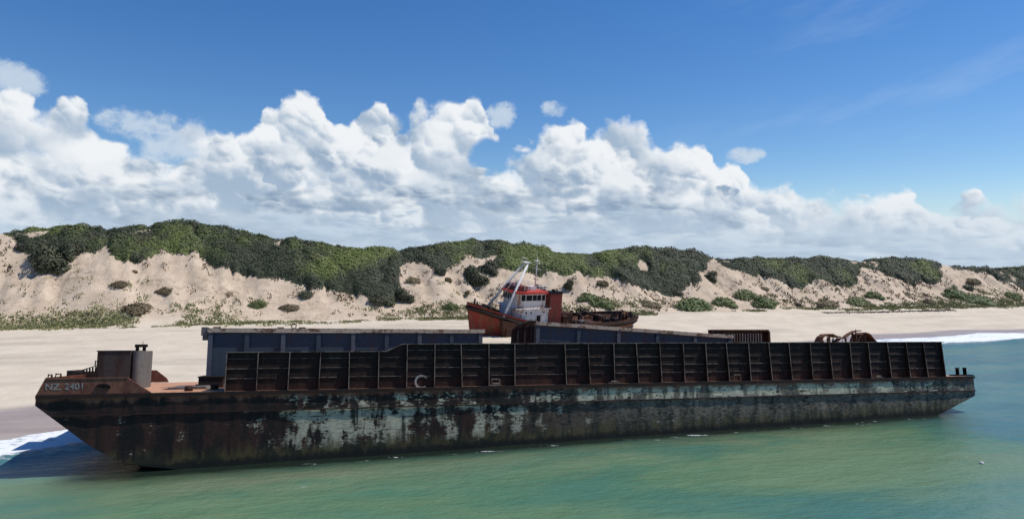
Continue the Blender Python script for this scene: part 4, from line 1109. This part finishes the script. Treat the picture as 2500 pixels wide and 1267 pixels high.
SINGLE = [('dark', 116, 646, 96, 66, 'largest dark bush on the left dune face, below the green top', 0), ('dark', 172, 622, 62, 44, 'dark bush touching the right side of the largest dark bush', 1),
          ('dark', 50, 606, 34, 22, 'small dark bush under the bare sand cap at far left', 2), ('dark', 330, 634, 46, 22, 'dark bush at the right foot of the sand chute', 0),
          ('brown', 290, 698, 42, 20, 'brown ragged bush below the sand chute on the left dune', 0), ('brown', 400, 713, 38, 14, 'flat brown bush alone in the middle of the left sand face', 1),
          ('brown', 342, 758, 78, 32, 'broad olive brown bush low on the left sand face', 2), ('brown', 328, 668, 14, 14, 'tiny round brown bush high on the left sand face', 1),
          ('green', 632, 748, 44, 28, 'bright green round bush at the foot of the dune above the blue bin', 0), ('brown', 706, 755, 46, 22, 'olive bush just right of the bright green one', 0),
          ('brown', 562, 725, 36, 20, 'dead brown bush on the slope above the bright green bush', 2), ('dark', 742, 722, 44, 20, 'grey dark bush on the slope under the thicket edge', 2),
          ('dark', 935, 735, 70, 26, 'dark bush at the lowest tip of the thicket slope', 1), ('dark', 985, 728, 50, 34, 'grey green bush at the right end of the thicket slope', 0),
          ('green', 1100, 752, 38, 24, 'olive round bush on sand left of the tugboat bow', 1), ('brown', 1010, 688, 36, 14, 'low brown bush on the bare sand bowl left of the tugboat', 0),
          ('brown', 1094, 686, 18, 20, 'small upright brown bush in the sand bowl above the tugboat bow', 1), ('dark', 1070, 664, 36, 22, 'dark bush hanging at the upper edge of the sand bowl', 2),
          ('dark', 1160, 684, 66, 44, 'big dark bush on the dune right above the tugboat bow', 0), ('dark', 1195, 660, 60, 32, 'dark bush behind the mast top of the tugboat, left side', 1),
          ('brown', 1142, 718, 16, 20, 'small brown bush directly above the tugboat bow', 2), ('dark', 1388, 702, 26, 34, 'dark bush just right of the red funnel on the slope', 1),
          ('brown', 1472, 696, 32, 22, 'brown bush on the sand slope above the tugboat stern', 0), ('green', 1472, 744, 60, 32, 'bright green spreading bush behind the tugboat stern', 2),
          ('green', 1435, 730, 50, 20, 'yellow green low bush behind the tugboat aft deck', 1), ('brown', 1590, 746, 46, 13, 'low brown bush at the dune foot right of the tugboat stern', 1),
          ('green', 1695, 746, 100, 30, 'widest olive green bush along the dune foot', 0), ('green', 1770, 742, 60, 26, 'olive bush adjoining the right end of the widest one', 2),
          ('green', 1865, 744, 66, 28, 'green bush at the right end of the olive row on the dune foot', 1), ('green', 1820, 722, 60, 24, 'olive bush up the slope above the right end of the olive row', 0),
          ('brown', 1868, 708, 24, 10, 'tiny rust brown bush on the diagonal sand slide', 0), ('brown', 2018, 742, 50, 15, 'low tan bush at the dune foot behind the two driftwood logs', 1),
          ('green', 2095, 738, 64, 20, 'olive bush at the dune foot right of the driftwood', 0), ('green', 2135, 724, 44, 22, 'olive bush on the slope right of the driftwood', 2),
          ('brown', 2268, 739, 30, 14, 'single brown bush on clean sand at the dune foot', 2), ('brown', 2378, 690, 36, 18, 'rust brown bush high on the last bare sand slope', 0),
          ('green', 2330, 720, 60, 22, 'green bush trailing down beside the last sand slope', 1), ('green', 2390, 735, 70, 18, 'green low bush at the foot of the last sand slope', 2),
          ('dark', 2360, 705, 30, 16, 'dark small bush on the spine of the last sand slope', 2), ('green', 2470, 725, 50, 24, 'green bush at the right edge of the picture on the slope', 0),
          ('dark', 266, 572, 9, 12, 'tiny dark shrub standing at the top of the sand chute', 1), ('dark', 1640, 716, 50, 22, 'dark bush at the low edge of the thicket right of the tugboat', 0), ('dark', 1735, 680, 40, 26, 'dark bush on broken sand below the twin green tops', 1)]
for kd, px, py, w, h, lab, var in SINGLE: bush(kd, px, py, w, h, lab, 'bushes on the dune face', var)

def skyline_tree(px, top, wpx, label, var):
    s_ = np.arange(-150, 240, .5); t_ = np.interp(s_, S_TAB, TC_TAB) + 7.0
    x_, y_ = st2xy(s_, t_); k = int(np.argmin(np.abs(CX + F * x_ / y_ - px)))
    x, y = float(x_[k]), float(y_[k]); z = float(height(s_[k], t_[k])); m = y / F
    h = CZ + (HY - top) * m - z; w = wpx * m
    root = empty('tree', (x, y, z), (0, 0, var), label, 'tree', 'trees above the thicket')
    tr = MB(); tr.tube([(0, 0, -.3), (.1, 0, h * .35), (.05, .1, h * .7)], [.22, .16, .08], 7)
    for a in (0.4, 2.3, 4.4): tr.tube([(.1, 0, h * .35), (math.cos(a) * w * .25, math.sin(a) * w * .25, h * .7)], [.1, .04], 5)
    tr.build('trunk', M_WOOD, root)
    cr_ = link('crown', KINDS['dark'][var % 3], None, root); cr_.location = (0, 0, h * .38); cr_.scale = (w / 2, w / 2, h * .72)
skyline_tree(2212, 622, 22, 'round dark tree rising above the thicket near the right end of the skyline', 0)
skyline_tree(2236, 626, 20, 'slightly lower tree touching the right side of the round skyline tree', 1)
skyline_tree(823, 590, 34, 'dark tree in the dip behind the highest thicket slope', 2)

# sparse scrub on the slopes and creeping grass along the dune foot (nobody could count these)
def tuft_field(name, label, cat, mat, pts, size, blades, rng, spread, lift=.4):
    n = len(pts) * blades
    P = np.repeat(np.array(pts), blades, 0)
    sz = np.repeat(np.array(size), blades)
    a = rng.random(n) * 6.283; rr2 = np.sqrt(rng.random(n)) * spread * sz
    cx, cy = P[:, 0] + np.cos(a) * rr2, P[:, 1] + np.sin(a) * rr2
    cz = height_xy(cx, cy)
    h = sz * lift * (.4 + rng.random(n)); w = .10 + .05 * rng.random(n)
    d = rng.random(n) * 6.283; lx, ly = np.cos(a) * h * .8 * rng.random(n), np.sin(a) * h * .8 * rng.random(n)
    wx_, wy_ = np.cos(d) * w, np.sin(d) * w
    q = np.stack([np.stack([cx - wx_, cy - wy_, cz - .03], 1), np.stack([cx + wx_, cy + wy_, cz - .03], 1),
                  np.stack([cx + wx_ * .5 + lx, cy + wy_ * .5 + ly, cz + h], 1), np.stack([cx - wx_ * .5 + lx, cy - wy_ * .5 + ly, cz + h], 1)], 1).reshape(-1, 3)
    tint = np.repeat(np.clip(rng.normal(.5, .25, n), 0, 1), 4)
    return tag(link(name, np_mesh(name, q, np.arange(n * 4).reshape(-1, 4), mat, False, {'tint': tint})), label, cat, kind='stuff')
rng2 = np.random.default_rng(5)
gs = rng2.uniform(-150, 235, 26000); gt = rng2.normal(0, 1, 26000)
gt = np.where(rng2.random(26000) < .55, -1.0 + gt * 2.2, 3 + np.abs(gt) * 7)
gx, gy = st2xy(gs, gt); gpx, gpy = proj(gx, gy, height(gs, gt))
dens = fbm(gs * .07, gt * .16, 81, 3)
leftb = sstep(-gpx, -360, -250)
pr_ = np.where(gpx < 340, leftb * np.exp(-((gt - .8) / 3.0) ** 2) * 1.15 + .05, sstep(dens, .42, .62) * np.exp(-((gt + 0.3) / 5.5) ** 2) * np.where(gpx > 1900, .38, np.where(gpx > 900, .8, .45)) + .03 * (dens > .5))
pr_ = pr_ * (gt < np.interp(gs, S_TAB, TC_TAB) * .6)
keep = rng2.random(26000) < pr_
gp = np.stack([gx[keep], gy[keep]], 1)
print('grass tufts', len(gp))
tuft_field('dune_grass', 'olive creeping grass along the foot of the dunes', 'grass', M_GRASS, gp, rng2.uniform(.5, 1.1, len(gp)), 16, rng2, 1.0, .27)
ns_ = 22000
gs = rng2.uniform(-150, 235, ns_); gt = rng2.uniform(2, 36, ns_)
dens = fbm(gs * .09, gt * .09, 91, 4); x_, y_ = st2xy(gs, gt); gpx, gpy = proj(x_, y_, height(gs, gt))
dist_edge = gpy - np.interp(gpx, BX, BY)
pk = (sstep(dens, .50, .66) * .5 + .55 * np.exp(-np.clip(dist_edge, 0, 200) / 14) + .02) * (dist_edge > 0) * (gt < np.interp(gs, S_TAB, TC_TAB)) * np.where((gpx > 230) & (gpx < 330), .2, 1)
keep = rng2.random(ns_) < pk * .5
gp = np.stack([x_[keep], y_[keep]], 1)
print('scrub', len(gp))
tuft_field('dune_scrub', 'dead twigs and scattered dry scrub on the bare dune faces', 'scrub', M_SCRUB, gp, rng2.uniform(.3, 1.25, len(gp)), 9, rng2, .8, .42)
# dark line of dry seaweed on the upper beach
wn_ = 5000
gs = rng2.uniform(60, 230, wn_); gt = -5.2 + 2 * np.sin(gs * .05) + rng2.normal(0, .35, wn_)
keep = fbm(gs * .06, gt * 0, 55, 2) > .56
gp = np.stack(st2xy(gs[keep], gt[keep]), 1)
tuft_field('seaweed', 'dark line of dry seaweed along the upper beach', 'seaweed', M_WEED, gp, rng2.uniform(.25, .5, len(gp)), 4, rng2, .6, .2)

# two driftwood logs
for px, py, w, lab, yaw in ((1951, 748, 12, 'short dark driftwood log at the grass edge of the beach', .2), (2003, 753, 17, 'forked dark driftwood log lying on open sand', -.1)):
    x, y, z = hit(px, py); k = y / F; L = w * k
    o = empty('driftwood_log', (x, y, z), (0, 0, yaw), lab, 'log', 'driftwood on the beach')
    mb = MB(); mb.tube([(-L / 2, 0, .25), (-L * .1, .1, .42), (L * .2, 0, .35), (L / 2, -.1, .2)], [.2, .34, .28, .12], 9); mb.build('trunk', M_WOOD, o)
    mb = MB(); mb.tube([(-L * .15, .1, .4), (-L * .25, .3, 1.0)], [.14, .06], 7); mb.build('branch', M_WOOD, o)
# white float on the water
D_ = CZ * F / (1130 - HY); fx_ = D_ * (2393 - CX) / F
fl_ = MB(); fl_.tube([(0, 0, -.1), (0, 0, -.04), (0, 0, .05), (0, 0, .12), (0, 0, .15)], [.05, .12, .14, .09, .03], 10)
flo = fl_.build('float', M_MAST); flo.location = (fx_, D_, 0); tag(flo, 'tiny white float bobbing on the open water', 'float')
